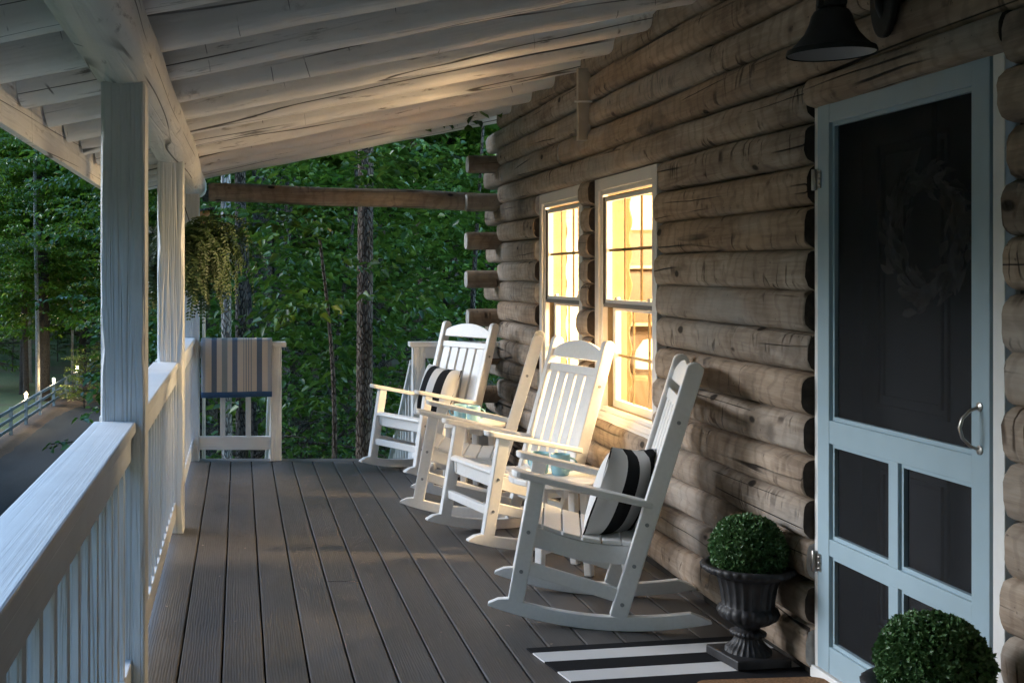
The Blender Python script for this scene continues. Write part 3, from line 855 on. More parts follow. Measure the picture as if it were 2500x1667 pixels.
# ---------------------------------------------------------------- side tables and mugs
def side_table(loc, label):
    t = thing('side_table', label, 'side table', loc, 0, 'round white side tables between the rockers')
    Rr = .215; zt = .42
    # top cut into slats
    cuts = [-Rr, -.13, -.044, .044, .13, Rr]
    for a, b in zip(cuts[:-1], cuts[1:]):
        a2, b2 = a + .001, b - .001; pl = []
        for i in range(9):
            y = a2 + (b2 - a2) * i / 8; pl.append((math.sqrt(max(0, Rr * Rr - y * y)) + .001, y))
        for i in range(8, -1, -1):
            y = a2 + (b2 - a2) * i / 8; pl.append((-math.sqrt(max(0, Rr * Rr - y * y)) - .001, y))
        part('top_slat', MB().prism(pl, zt - .026, zt, lambda p, q, w: (p, q, w)), M['poly'], t, bevel=.005)
    part('apron', MB().box(-.13, .13, -.012, .012, zt - .075, zt - .0265).box(-.012, .012, -.13, -.0125, zt - .075, zt - .0265).box(-.012, .012, .0125, .13, zt - .075, zt - .0265), M['poly'], t, bevel=.003)
    for i in range(4):
        a = R(45 + 90 * i); ca, sa = math.cos(a), math.sin(a)
        part('leg', MB().bar((.155 * ca, .155 * sa, 0), (.13 * ca, .13 * sa, zt - .0268), .036, .036, (-sa, ca, 0)), M['poly'], t, bevel=.006)
    part('lower_brace', MB().bar((-.1, -.1, .11), (.1, .1, .11), .02, .04, (1, -1, 0)).bar((-.1, .1, .155), (.1, -.1, .155), .02, .04, (1, 1, 0)), M['poly'], t, bevel=.003)
    return t
T1, T2 = (1.43, 5.33, 0), (1.43, 7.36, 0)
t1 = side_table(T1, 'round white side table behind the nearest rocking chair')
t2 = dup(t1, T2, R(20), 'round white side table beside the farthest rocking chair')
mugm = MB().lathe([(0, 0), (0, .034), (.004, .038), (.02, .041), (.09, .043), (.094, .042), (.092, .039), (.012, .036), (.010, 0)], 28).mesh('mug', M['mug'], 60)
hm = MB().sweep([(.038, 0, .078)] + [(.045 + .026 * math.sin(R(a)), 0, .050 + .027 * math.cos(R(a))) for a in range(10, 180, 20)] + [(.037, 0, .022)], .0055, .0045, (0, 1, 0), 2, 10).mesh('mug_handle', M['mug'], 60)
def mug(x, y, z, rz, label):
    o = link('mug', mugm, None, (x, y, z), (0, 0, rz)); tag(o, label, 'mug', 'pale blue mugs on the side tables')
    link('handle', hm, o)
mug(1.452, 5.37, .42, R(-15), 'larger looking pale blue mug on the nearer side table, handle to the right')
mug(1.37, 5.42, .42, R(120), 'pale blue mug mostly hidden behind the nearest chair arm')
mug(1.452, 7.36, .42, R(-20), 'pale blue mug on the far side table, handle to the right')
mug(1.385, 7.44, .42, R(150), 'pale blue mug left and behind its twin on the far table')

# ---------------------------------------------------------------- leaf scatter helper
def leaf_object(name, P_, D_, N_, L_, W_, mat, parent=None, loc=(0, 0, 0), fold=.18, curl=.15):
    me = leaf_mesh(name, P_, D_, N_, L_, W_, mat, fold, curl); return link(name, me, parent, loc)
def leaf_mesh(name, P_, D_, N_, L_, W_, mat, fold=.18, curl=.15):
    P_, D_, N_ = (np.asarray(a, float) for a in (P_, D_, N_)); n = len(P_)
    D_ /= np.linalg.norm(D_, axis=1)[:, None] + 1e-9
    N_ = N_ - D_ * (N_ * D_).sum(1)[:, None]; N_ /= np.linalg.norm(N_, axis=1)[:, None] + 1e-9
    B_ = np.cross(D_, N_); L_ = np.broadcast_to(L_, (n,))[:, None]; W_ = np.broadcast_to(W_, (n,))[:, None]
    v = np.empty((n, 6, 3))
    v[:, 0] = P_
    v[:, 1] = P_ + D_ * L_ * .32 + B_ * W_ * .5 + N_ * W_ * fold
    v[:, 2] = P_ + D_ * L_ * .70 + B_ * W_ * .36 + N_ * (W_ * fold * .8 - L_ * curl * .3)
    v[:, 3] = P_ + D_ * L_ - N_ * L_ * curl
    v[:, 4] = P_ + D_ * L_ * .70 - B_ * W_ * .36 + N_ * (W_ * fold * .8 - L_ * curl * .3)
    v[:, 5] = P_ + D_ * L_ * .32 - B_ * W_ * .5 + N_ * W_ * fold
    f = np.array([[0, 1, 2, 3], [0, 3, 4, 5]])
    idx = (f[None] + (np.arange(n) * 6)[:, None, None]).reshape(-1)
    me = bpy.data.meshes.new(name); me.vertices.add(n * 6); me.vertices.foreach_set('co', (v * S).reshape(-1))
    me.loops.add(n * 8); me.loops.foreach_set('vertex_index', idx)
    me.polygons.add(n * 2); me.polygons.foreach_set('loop_start', np.arange(n * 2) * 4); me.polygons.foreach_set('loop_total', np.full(n * 2, 4))
    me.polygons.foreach_set('use_smooth', np.ones(n * 2, bool))
    me.update(calc_edges=True); me.materials.append(mat); return me

# ---------------------------------------------------------------- urns with clipped box balls
def make_urn(loc, k, rz, label, blabel):
    u = thing('garden_urn', label, 'urn', loc, rz, 'charcoal urns flanking the screen door')
    part('plinth', MB().box(-.098 * k, .098 * k, -.098 * k, .098 * k, .0, .032 * k), M['urn'], u, bevel=.004)
    pr = [(.0325, .076), (.045, .074), (.05, .066), (.064, .052), (.082, .042), (.086, .043), (.090, .055), (.100, .056), (.106, .046), (.112, .036), (.120, .040), (.132, .066), (.150, .090), (.168, .097), (.182, .092), (.188, .084), (.192, .086), (.21, .087), (.25, .093), (.285, .104), (.292, .112), (.300, .134), (.312, .149), (.322, .150), (.328, .146), (.326, .128), (.29, .10)]
    flute = {}
    def mod(i, t):
        z = pr[i][0]
        if .19 < z < .288: return 1 - .055 * abs(math.sin(t * 11)) ** .6
        if .115 < z < .186: return 1 + .045 * abs(math.cos(t * 10))
        if .088 < z < .104: return 1 + .05 * abs(math.cos(t * 12))
        if .044 < z < .082: return 1 - .08 * abs(math.sin(t * 12))
        if .295 < z < .325: return 1 + .03 * abs(math.cos(t * 16))
        return 1
    part('urn_bowl', MB().lathe([(z * k, r * k) for z, r in pr], 192, mod=mod), M['urn'], u, smooth=75)
    part('soil', MB().lathe([(.295 * k, .12 * k), (.296 * k, 0.0001)], 32), M['chink'], u)
    b = thing('boxwood_ball', blabel, 'topiary', (loc[0], loc[1], loc[2] + .295 * k), rz, 'clipped box balls in the urns')
    r0 = .1135 * k; zc = .080 * k
    part('inner_twigs', MB().sphere((0, 0, zc), r0 * .93, 24, 16), M['chink'], b, smooth=60)
    rs_ = np.random.RandomState(int(k * 1000)); n = 11000
    d_ = rs_.normal(size=(n, 3)); d_ /= np.linalg.norm(d_, axis=1)[:, None]; d_ = d_[d_[:, 2] > -.72]; n = len(d_)
    bumpy = 1 + .02 * np.sin(d_[:, 0] * 9 + 1) * np.sin(d_[:, 1] * 8) + .015 * np.sin(d_[:, 2] * 11)
    P_ = d_ * (r0 * bumpy * rs_.uniform(.94, 1.05, n))[:, None] + np.array([0, 0, zc])
    D_ = d_ * .6 + rs_.normal(size=(n, 3)) * .6; N_ = d_ + rs_.normal(size=(n, 3)) * .45
    leaf_object('clipped_foliage', P_, D_, N_, rs_.uniform(.010, .016, n) * k, rs_.uniform(.008, .012, n) * k, M['boxleaf'], b)
make_urn((1.735, 4.05, .008), 1.0, R(9), 'charcoal fluted urn left of the screen door, standing on the striped rug', 'clipped green box ball in the urn left of the screen door')
make_urn((1.66, 2.84, .006), 1.02, R(4), 'charcoal urn at the lower right corner, mostly below the frame', 'largest clipped green box ball, at the lower right corner before the door')

# ---------------------------------------------------------------- rug, doormat
rug = MB().box(0, .91, -1.3, 0, 0.001, .007)
o = part('striped_rug', rug, M['rug'], None, loc=(1.012, 4.19, 0), rot=(0, 0, R(10)), bevel=.002)
tag(o, 'black and white striped woven rug lying under the left urn', 'rug')
pl = []
for cx_, cy_, a0 in ((.17, .36, 0), (-.17, .36, 90), (-.17, -.36, 180), (.17, -.36, 270)):
    for i in range(7): a = R(a0 + 15 * i); pl.append((cx_ + (.05) * math.cos(a), cy_ + .05 * math.sin(a)))
dm = part('doormat', MB().prism(pl, .0075, .028, lambda p, q, w: (p, q, w)), M['coir'], None, loc=(1.70, 3.41, 0), rot=(0, 0, R(5)), bevel=.006)
tag(dm, 'brown coir doormat on the rug, cut off by the lower edge of the frame', 'doormat')

# ---------------------------------------------------------------- barn lamp on the wall
lp = thing('wall_lamp', 'unlit black bell shaped barn lamp on the logs above the door', 'lamp', (1.655, 3.32, 1.935))
sh = [(0, .1155), (.004, .1165), (.016, .113), (.020, .104), (.036, .088), (.060, .069), (.085, .058), (.108, .052), (.122, .044), (.128, .031), (.131, .0305), (.134, .038), (.150, .038), (.154, .03), (.162, .021), (.19, .018), (.2, .012)]
part('lamp_shade', MB().lathe(sh, 48, cap=False), M['iron'], lp, smooth=35)
part('shade_lining', MB().lathe([(.003, .112), (.017, .105), (.036, .083), (.06, .064), (.085, .052), (.09, .001)], 48, cap=False), M['lamp_in'], lp, smooth=35)
lug = MB()
for i in range(4):
    a = R(20 + 90 * i); lug.box(-.008, .008, -.008, .008, .132, .152)
    for q in range(-8, 0): x, y, z = lug.v[q]; lug.v[q] = (x + .041 * math.cos(a), y + .041 * math.sin(a), z)
part('collar_lugs', lug, M['iron'], lp, bevel=.002)
gp = [(0, 0, .19), (0, 0, .25), (.01, .004, .285), (.05, .015, .31), (.10, .03, .305), (.135, .045, .27), (.155, .055, .21), (.165, .06, .15), (.18, .063, .12)]
part('gooseneck', MB().sweep(gp, .011, .011, (0, 1, 0), 2, 12), M['iron'], lp, smooth=50)
bp = MB().prism([(.062 * math.cos(R(a)), .115 * math.sin(R(a))) for a in range(0, 360, 12)], 0, .02, lambda p, q, w: (.172 + w, .063 + p, .175 + q))
part('back_plate', bp, M['iron'], lp, bevel=.005)

# ---------------------------------------------------------------- wreath on the inner door
wr = thing('wreath', 'faded leaf wreath hanging on the dark door behind the screen', 'wreath', (2.012, 3.43, 1.43))
rs_ = np.random.RandomState(5); n = 230
a = rs_.uniform(0, 2 * math.pi, n); rr_ = .165 + rs_.normal(size=n) * .022
P_ = np.stack([-.012 - rs_.uniform(0, .02, n), rr_ * np.cos(a), rr_ * np.sin(a)], 1)
D_ = np.stack([-.25 * np.ones(n), -np.sin(a) + .6 * np.cos(a) * rs_.normal(size=n), np.cos(a) + .6 * np.sin(a) * rs_.normal(size=n)], 1)
N_ = np.stack([-np.ones(n), rs_.normal(size=n) * .5, rs_.normal(size=n) * .5], 1)
leaf_object('leaves', P_, D_, N_, rs_.uniform(.05, .08, n), rs_.uniform(.022, .034, n), M['dry'], wr)
part('ring', MB().sweep([(-.008, .165 * math.cos(R(q)), .165 * math.sin(R(q))) for q in range(0, 361, 12)], .007, .007, (1, 0, 0), 2, 8), M['chink'], wr)
part('ribbon', MB().box(-.006, -.004, -.012, .012, .165, .47), M['chink'], wr)

# ---------------------------------------------------------------- towel
tw = MB(); nx, W_ = 30, .508
prof = [(-.060, .458)] + [(-.062 - .004 * math.sin(i * .9), .458 + (.855 - .458) * i / 10) for i in range(1, 11)] + [(-.055, .866), (0, .868), (.062, .866), (.07, .855)] + [(.072, .855 - .36 * i / 6) for i in range(1, 7)]
for j, (y, z) in enumerate(prof):
    for i in range(nx + 1):
        x = -W_ / 2 + W_ * i / nx; dn = max(0, .86 - z) / .4
        tw.v.append((x * (1 - .012 * dn), y - .007 * dn * (1 + math.sin(x * 21 + 1)) - (.010 * dn if x < -.2 else 0), z + .004 * math.sin(x * 9) * dn))
for j in range(len(prof) - 1):
    for i in range(nx):
        q = j * (nx + 1) + i; tw.f.append((q, q + 1, q + nx + 2, q + nx + 1)); tw.mi.append(1 if j < 1 else 0)
o = part('towel', tw, [M['towel'], M['hem']], None, smooth=60, loc=(-.018, 8.50, 0))
m_ = o.modifiers.new('thick', 'SOLIDIFY'); m_.thickness = .006 * S; m_.offset = 1
tag(o, 'striped beach towel with a navy hem draped over the end railing', 'towel')

# ---------------------------------------------------------------- hanging fern
fern = thing('hanging_fern', 'bushy hanging fern dangling from the beam behind the middle post', 'plant', (-.365, 7.28, 1.42))
part('basket', MB().lathe([(-.10, .05), (-.08, .09), (0, .13), (.03, .135), (.028, .12), (-.02, .1)], 24), M['chink'], fern, smooth=50)
hg = MB()
for i in range(3):
    a = R(120 * i + 20); hg.bar((.13 * math.cos(a), .13 * math.sin(a), .03), (0, 0, .42), .004, .004, (0, 0.3, 1))
part('hanger', hg, M['iron'], fern)
rs_ = np.random.RandomState(11); P_, D_, N_, L_, Wd = [], [], [], [], []
for i in range(300):
    az = rs_.uniform(0, 2 * math.pi); el = rs_.uniform(-.15, 1.45); ln = rs_.uniform(.34, .56) * (1.3 if i % 9 == 0 else 1)
    ca, sa = math.cos(az), math.sin(az); r, z = .07, .03; ang = el; pts_ = []
    ns = 26; st_ = rs_.uniform(1.6, 2.9) / ns
    for q in range(ns):
        pts_.append((r, z, ang)); r += math.cos(ang) * ln / ns; z += math.sin(ang) * ln / ns
        ang = max(-1.45, ang - st_ * (1.5 if q > 6 else .8))
    tw_ = rs_.uniform(-.5, .5); az2 = rs_.uniform(-.5, .5)
    for q in range(1, ns):
        r, z, ang = pts_[q]; t = q / ns; c2, s2 = math.cos(az + az2 * t), math.sin(az + az2 * t)
        pos = np.array([r * c2, r * s2, z]); tng = np.array([math.cos(ang) * c2, math.cos(ang) * s2, math.sin(ang)])
        sd2 = np.array([-s2, c2, tw_]); pl_ = .046 * math.sin(math.pi * (.15 + .83 * t)) ** .8 + .005
        for s in (1, -1):
            P_.append(pos); D_.append(sd2 * s + tng * .4 + np.array([0, 0, -.15]) + rs_.normal(size=3) * .12); N_.append(np.cross(tng, sd2) + rs_.normal(size=3) * .3); L_.append(pl_ * rs_.uniform(.8, 1.15)); Wd.append(.0145)
leaf_object('fronds', P_, D_, N_, np.array(L_), np.array(Wd), M['fern'], fern, fold=.1, curl=.2)

# wooden bird house beyond the corner post
bh = thing('bird_house', 'small orange wooden bird house hanging beyond the corner post', 'bird house', (-.285, 9.6, 1.70))
WD = mat_simple('cedar_wood', (.38, .17, .05), .6, 0, .25, 30)
part('box', MB().box(-.045, .045, -.05, .05, 0, .14), WD, bh, bevel=.002)
part('roof', MB().bar((-.085, 0, .135), (.085, 0, .165), .15, .014, (0, 1, 0)), M['bark_dk'], bh)
part('base', MB().box(-.055, .055, -.06, .06, -.012, -.0002), WD, bh)
part('pole', MB().lathe([(-3.4, .014), (-.0125, .014)], 10), M['steel'], bh)

# ---------------------------------------------------------------- lit room inside
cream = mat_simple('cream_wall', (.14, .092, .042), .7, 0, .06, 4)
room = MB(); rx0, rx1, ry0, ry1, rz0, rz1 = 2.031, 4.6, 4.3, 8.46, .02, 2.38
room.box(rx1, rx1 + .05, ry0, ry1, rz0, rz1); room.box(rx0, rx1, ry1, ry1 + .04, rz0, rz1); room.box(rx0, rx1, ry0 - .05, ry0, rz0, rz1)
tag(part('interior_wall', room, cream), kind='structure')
tag(part('interior_floor', MB().box(rx0, rx1, ry0, ry1, -.03, rz0), mat_simple('oak_floor', (.3, .17, .08), .5)), kind='structure')
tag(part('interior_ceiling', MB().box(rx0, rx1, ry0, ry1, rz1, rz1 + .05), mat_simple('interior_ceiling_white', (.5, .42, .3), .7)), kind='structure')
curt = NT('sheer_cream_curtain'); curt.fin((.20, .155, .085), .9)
tr_ = curt.add("BsdfTranslucent", Color=(.20, .15, .075, 1)); mx_ = curt.add("MixShader", i0=.5, i1=curt.b.outputs[0], i2=tr_.outputs[0]); curt.l.new(mx_.outputs[0], curt.out.inputs[0])
def curtain(y0, y1, label, scallop_low):
    mb = MB(); ny, nz = 26, 44
    for j in range(nz + 1):
        z = .5 + 1.33 * j / nz
        sc_ = .055 * math.sin((z - .5) * math.pi / .17) ** 2
        for i in range(ny + 1):
            t = i / ny
            yy = y0 + (y1 - y0) * t
            if scallop_low: yy -= 0 if t > .3 else sc_ * (1 - t / .3)
            mb.v.append((2.075 + .012 * math.sin(t * 30), yy, z))
    for j in range(nz):
        for i in range(ny):
            a = j * (ny + 1) + i; mb.f.append((a, a + 1, a + ny + 2, a + ny + 1)); mb.mi.append(0)
    tag(part('lace_curtain', mb, curt.m, None, smooth=60), label, 'curtain', 'scalloped lace curtains inside the windows')
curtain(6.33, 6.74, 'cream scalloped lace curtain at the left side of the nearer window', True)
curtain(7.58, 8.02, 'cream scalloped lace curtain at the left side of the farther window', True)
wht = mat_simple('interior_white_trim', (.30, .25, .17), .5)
# window with blind on the end wall, shelf unit, table lamp, armchair
bl = thing('window_blind', 'bright white slatted blind glowing on the wall inside the cabin', 'blind', (2.25, ry1 - .06, 1.0))
part('blind_frame', MB().box(-.2, -.16, 0, .05, -.35, .85).box(.16, .2, 0, .05, -.35, .85).box(-.16, .16, 0, .05, .81, .85), wht, bl)
for i in range(29): part('slat', MB().bar((-.158, .02, -.33 + i * .04), (.158, .02, -.33 + i * .04), .043, .003, (0, .25, 1)), M['trim'], bl)
bl2 = thing('pendant_shade', 'white drum pendant shade hanging from the ceiling inside the nearer window', 'lamp', (2.60, 7.6, 1.62))
shade = NT('glowing_shade'); shade.fin((.5, .42, .3), .8); em_ = shade.add("Emission", Color=(1, .80, .48, 1), Strength=.22); ad_ = shade.add("AddShader", i0=shade.b.outputs[0], i1=em_.outputs[0]); shade.l.new(ad_.outputs[0], shade.out.inputs[0])
part('drum', MB().lathe([(0, .19), (.02, .2), (.19, .2), (.2, .19)], 32, cap=False), shade.m, bl2, smooth=40)
part('cord', MB().lathe([(.195, .006), (.757, .006)], 8).box(-.19, .19, -.005, .005, .19, .196), M['iron'], bl2)
sh_ = thing('wall_shelves', 'white bracket shelves on the wall inside the nearer window', 'shelf', (3.05, ry1 - .11, 0))
wdk = mat_simple('honey_wood', (.085, .046, .016), .5, 0, .2, 12)
part('back_board', MB().box(-.36, .36, .085, .105, .3, 1.62), wdk, sh_)
for z in (1.38, .98, .62): part('shelf_board', MB().box(-.36, .36, -.08, .084, z - .012, z + .012), wht, sh_, bevel=.002)
part('side_panel', MB().box(-.385, -.361, -.08, .105, .3, 1.64), wht, sh_); part('side_panel', MB().box(.361, .385, -.08, .105, .3, 1.64), wht, sh_)
tl = thing('table_lamp', 'white globe table lamp on a side chest inside the nearer window', 'lamp', (2.82, 8.08, .50))
part('lamp_base', MB().lathe([(0, .06), (.01, .06), (.03, .02), (.12, .035), (.2, .015)], 20), wht, tl, smooth=40)
part('lamp_shade', MB().lathe([(.19, .13), (.23, .135), (.31, .115), (.38, .07), (.39, .03)], 28, cap=False), shade.m, tl, smooth=40)
ck_ = thing('side_chest', 'brown chest under the table lamp inside the cabin', 'chest', (2.82, 8.08, .02))
part('carcass', MB().box(-.2, .2, -.18, .18, 0, .479), wdk, ck_, bevel=.004)
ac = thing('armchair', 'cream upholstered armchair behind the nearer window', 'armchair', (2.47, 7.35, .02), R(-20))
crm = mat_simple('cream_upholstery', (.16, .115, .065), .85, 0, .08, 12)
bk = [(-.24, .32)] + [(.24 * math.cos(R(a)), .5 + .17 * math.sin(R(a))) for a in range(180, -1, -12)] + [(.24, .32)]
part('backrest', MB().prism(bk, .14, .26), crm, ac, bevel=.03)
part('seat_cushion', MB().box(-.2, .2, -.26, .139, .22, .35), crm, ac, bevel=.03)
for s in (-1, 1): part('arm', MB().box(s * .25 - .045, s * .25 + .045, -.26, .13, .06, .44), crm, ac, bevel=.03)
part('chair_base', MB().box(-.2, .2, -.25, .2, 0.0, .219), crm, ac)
def bulb(x, y, z, w, rad=.08, c=(1, .72, .40)):
    ld = bpy.data.lights.new('lamp_bulb', 'POINT'); ld.energy = w * S * S; ld.color = c; ld.shadow_soft_size = rad
    o = bpy.data.objects.new('lamp_bulb', ld); col.objects.link(o); o.location = (x * S, y * S, z * S); return o
bulb(3.35, 6.9, 1.60, ROOM_W * .36, .13)
bulb(3.3, 5.5, 1.72, ROOM_W * .51, .13)
tl2 = dup(tl, (2.8, 5.72, .50), 0, 'white globe table lamp by the log wall between door and windows, inside the cabin', None)
ck2 = dup(ck_, (2.8, 5.72, .02), 0, 'brown chest by the log wall inside the cabin, under the second table lamp')
bulb(2.8, 5.72, .93, ROOM_W * .13, .16)

# ---------------------------------------------------------------- road fence with lanterns
fp = mat_simple('grey_white_fence_paint', (.34, .37, .38), .7, 0, .15, 6)
fence = thing('road_fence', 'grey white three rail fence along the far side of the driveway', 'fence', (-7.0, 30, -3.6))
fy = [28.4, 31, 33.6, 36.4, 39.0, 41.7, 44.6, 47.6, 50.7, 54, 57.5, 61, 65, 69, 74, 79, 84]
fx = lambda y: .0 if y < 40 else (y - 40) * .008 + max(0, y - 58) * .03
pmesh = MB().box(-.05, .05, -.05, .05, -.3, .90).mesh('fence_post', fp)
zf = lambda y: ground(-7 + fx(y), y) + 3.6
for y in fy: link('fence_post', pmesh, fence, (fx(y), y - 30, zf(y)))
for a, b in zip(fy[:-1], fy[1:]):
    for z in (.26, .54, .82):
        part('fence_rail', MB().bar((fx(a), a - 30 + .051, z + zf(a)), (fx(b), b - 30 - .051, z + zf(b)), .03, .10, (1, 0, 0)), fp, fence)
glow = mat_emit('lantern_glow', (1, .78, .42), 55)
lanm = MB().box(-.045, .045, -.045, .045, .0, .012).lathe([(.15, .075), (.20, .005)], 12)
lan_w = ['lit lantern on a road fence post, lowest and farthest left', 'lit lantern on a road fence post beside the dark tree trunk', 'lit lantern with the brightest glow, high on the road fence', 'distant lit lantern seen between the two nearest white porch posts']
for y, lb in zip((39.0, 44.6, 50.7, 79), lan_w):
    ln_ = thing('fence_lantern', lb, 'lantern', (-7 + fx(y), y, -3.6 + zf(y) + .90), 0, 'lit lanterns on the road fence')
    part('lantern_frame', lanm, fp, ln_)
    part('lantern_bulb', MB().sphere((0, 0, .08), .036 if y < 60 else .06, 12, 8), glow, ln_, smooth=80)
    b = bulb(-7 + fx(y) + .0, y, -3.6 + zf(y) + 1.12, 14, .05, (1, .75, .4))

# ---------------------------------------------------------------- trees
def crown_mesh(name, seed, h, z0, rad, nb, leaf, mat, shape='oval', twig=.11, density=1.0):
    """branches -> twigs -> leaves, in loose layered sprays; returns leaf mesh and limb polylines"""
    r = np.random.RandomState(seed); P_, D_, N_, L_ = [], [], [], []; limbs = []
    for i in range(nb):
        t = (i + r.uniform(0, 1)) / nb
        zb = z0 + (h - z0) * t * .93; az = r.uniform(0, 2 * math.pi)
        if shape == 'oval': sh = math.sin(math.pi * min(1, .12 + .84 * t)) ** .7
        elif shape == 'wide': sh = 1 - .55 * t
        else: sh = (1 - t) ** .6
        ln = rad * max(.25, sh) * r.uniform(.55, 1.12); el = r.uniform(.0, .55) + .5 * t
        ns = max(4, int(ln / .25)); p = np.array([0., 0., zb]); poly = [p.copy()]; dirv = None
        for q in range(ns):
            e = el - 1.0 * el * q / ns - .25 * (q / ns) ** 2; az += r.uniform(-.16, .16)
            dirv = np.array([math.cos(az) * math.cos(e), math.sin(az) * math.cos(e), math.sin(e)])
            p = p + dirv * ln / ns; poly.append(p.copy())
        limbs.append(poly)
        seg = ln / ns; nt = int(ln / twig * density)
        for k in range(nt):
            u = (k + r.uniform(0, 1)) / nt
            if u < .22: continue
            fi = min(ns - 1, int(u * ns)); b = poly[fi] + (poly[fi + 1] - poly[fi]) * (u * ns - fi)
            d0 = poly[fi + 1] - poly[fi]; d0 = d0 / np.linalg.norm(d0); side = np.cross(d0, [0, 0, 1.]); side /= np.linalg.norm(side) + 1e-6
            s = 1 if k % 2 else -1; tl = (.30 + .22 * r.rand()) * rad / 2.2 * (1.15 - .6 * u)
            td = d0 * r.uniform(.4, .9) + side * s * r.uniform(.5, 1) + np.array([0, 0, r.uniform(-.35, .25)]); td /= np.linalg.norm(td)
            sd3 = np.cross(td, [0, 0, 1.]); sd3 /= np.linalg.norm(sd3) + 1e-6
            nl = max(3, int(tl / (leaf * .52)))
            for m in range(nl):
                v = (m + .5) / nl; pos = b + td * tl * v + np.array([0, 0, -.12 * tl * v * v]) + r.normal(size=3) * leaf * .12
                sg = 1 if m % 2 else -1
                P_.append(pos); D_.append(td * .7 + sd3 * sg * .8 + np.array([0, 0, -.35]) + r.normal(size=3) * .25)
                N_.append(np.array([0, 0, 1.]) + r.normal(size=3) * .38); L_.append(leaf * r.uniform(.65, 1.2))
    L_ = np.array(L_)
    return leaf_mesh(name, P_, D_, N_, L_, L_ * .62, mat), limbs
def trunk_mesh(name, seed, h, r0, mat, limbs=(), bend=.25, nl=40, r1=.25):
    r = random.Random(seed); mb = MB(); n = 14; a, b = r.uniform(0, 6), r.uniform(0, 6); path = []; rad = []
    for i in range(n + 1):
        t = i / n; path.append((bend * math.sin(t * 3 + a) * t * (1 - t * .3), bend * math.sin(t * 2.4 + b) * t, h * t - .4 * (1 - t))); rad.append(r0 * (1 - (1 - r1) * t) * (1.25 if i == 0 else 1))
    mb.sweep(path, rad, rad, (1, 0, 0), 2, 12)
    for lm in list(limbs)[:nl]:
        k = len(lm); rr0 = r0 * .28
        mb.sweep([tuple(p) for p in lm], [rr0 * (1 - .85 * i / (k - 1)) + .004 for i in range(k)], [rr0 * (1 - .85 * i / (k - 1)) + .004 for i in range(k)], (0, .1, 1), 2, 5, cap=False)
    return mb.mesh(name, mat, 60)

KIND = {}
def kind(key, seed, h, z0, rad, nb, leaf, lm, bk_, r0, shape, twig=.11, dens=1.0, bend=.25, nl=40):
    c, limbs = crown_mesh('crown', seed, h, z0, rad, nb, leaf, M[lm], shape, twig, dens)
    KIND[key] = (trunk_mesh('trunk', seed, h, r0, M[bk_], limbs, bend, nl), c)
kind('under1', 1, 3.9, .5, 1.7, 50, .105, 'leaf_a', 'bark_dk', .045, 'wide', .10, nl=14)
kind('under2', 2, 4.6, .7, 1.9, 56, .098, 'leaf_a', 'bark_dk', .05, 'oval', .10, nl=14)
kind('under3', 3, 2.4, .2, 1.1, 34, .075, 'leaf_a', 'bark_dk', .03, 'wide', .09)
kind('mid1', 4, 9.0, .6, 2.9, 100, .125, 'leaf_b', 'bark_br', .12, 'oval', .12, 1.2, nl=20)
kind('mid2', 5, 11.0, 1.2, 3.3, 110, .135, 'leaf_b', 'bark_dk', .15, 'oval', .13, 1.2, nl=20)
kind('far1', 6, 15.0, 1.0, 4.4, 160, .21, 'leaf_c', 'bark_dk', .22, 'oval', .17, 1.3, nl=14)
kind('far2', 7, 17.0, 3.0, 4.8, 160, .22, 'leaf_c', 'bark_pl', .20, 'oval', .18, 1.3, nl=14)
kind('yell', 8, 2.2, .2, 1.6, 46, .085, 'leaf_y', 'bark_dk', .03, 'wide', .09)
rt = random.Random(21)
def tree(kd, x, y, label, name='tree', group=None, sc_=1.0, rz=None, dz=0):
    t = thing(name, label, 'shrub' if name == 'shrub' else 'tree', (x, y, ground(x, y) + dz), rt.uniform(0, 6.28) if rz is None else rz, group)
    tm, cm = KIND[kd]
    a = link('trunk' if name != 'shrub' else 'stem', tm, t); b = link('crown' if name != 'shrub' else 'foliage', cm, t)
    t.scale = (sc_,) * 3
    return t
def bare_trunk(x, y, r0, h, bk_, label, seed, crown=None, cz=0, bend=.12, r1=.7):
    t = thing('tree', label, 'tree', (x, y, ground(x, y)), 0)
    part_ = link('trunk', trunk_mesh('trunk', seed, h, r0, M[bk_], (), bend, 0, r1), t)
    if crown: link('crown', KIND[crown][1], t, (0, 0, cz))
    return t
# understory just beyond the porch end
G1 = 'leafy understory trees right behind the porch end'
U = 'young broad leaved tree right behind the far end of the porch'
for kd, x, y, s in (('under2', .15, 11.2, 1.0), ('under1', 1.0, 12.2, 1.0), ('under2', 2.4, 12.4, .95), ('under1', -.35, 12.8, 1.05), ('under2', 1.6, 14.2, 1.15), ('under1', .5, 15.2, 1.2), ('under2', 3.4, 15.0, 1.2), ('under1', -.9, 16.5, 1.3)):
    tree(kd, x, y, U, group=G1, sc_=s)
G2 = 'low leafy shrubs beside the porch stairs'
for x, y, s in ((.55, 10.6, .75), (1.0, 10.9, .7), (.25, 10.2, .6), (1.75, 11.4, .8), (2.2, 10.8, .8)):
    tree('under3', x, y, 'low leafy shrub beside the porch stairs at the deck edge', 'shrub', G2, s)
# distinct trunks
bare_trunk(1.02, 9.75, .072, 9, 'bark_br', 'stout brown barked tree trunk standing alone left of the farthest rocker', 31, 'mid1', 4.2, .06)
bare_trunk(.69, 9.6, .030, 3.0, 'bark_br', 'slender crooked tree stem between the towel and the stout brown trunk', 32, 'under2', .8, .22, .4)
bare_trunk(-.10, 10.5, .050, 10, 'bark_pl', 'pale grey barked tree rising behind the towel', 33, 'mid1', 4.6, .05)
bare_trunk(.03, 11.0, .060, 9, 'bark_dk', 'dark trunked tree standing directly behind the towel railing', 34, 'mid2', 4.8, .05)
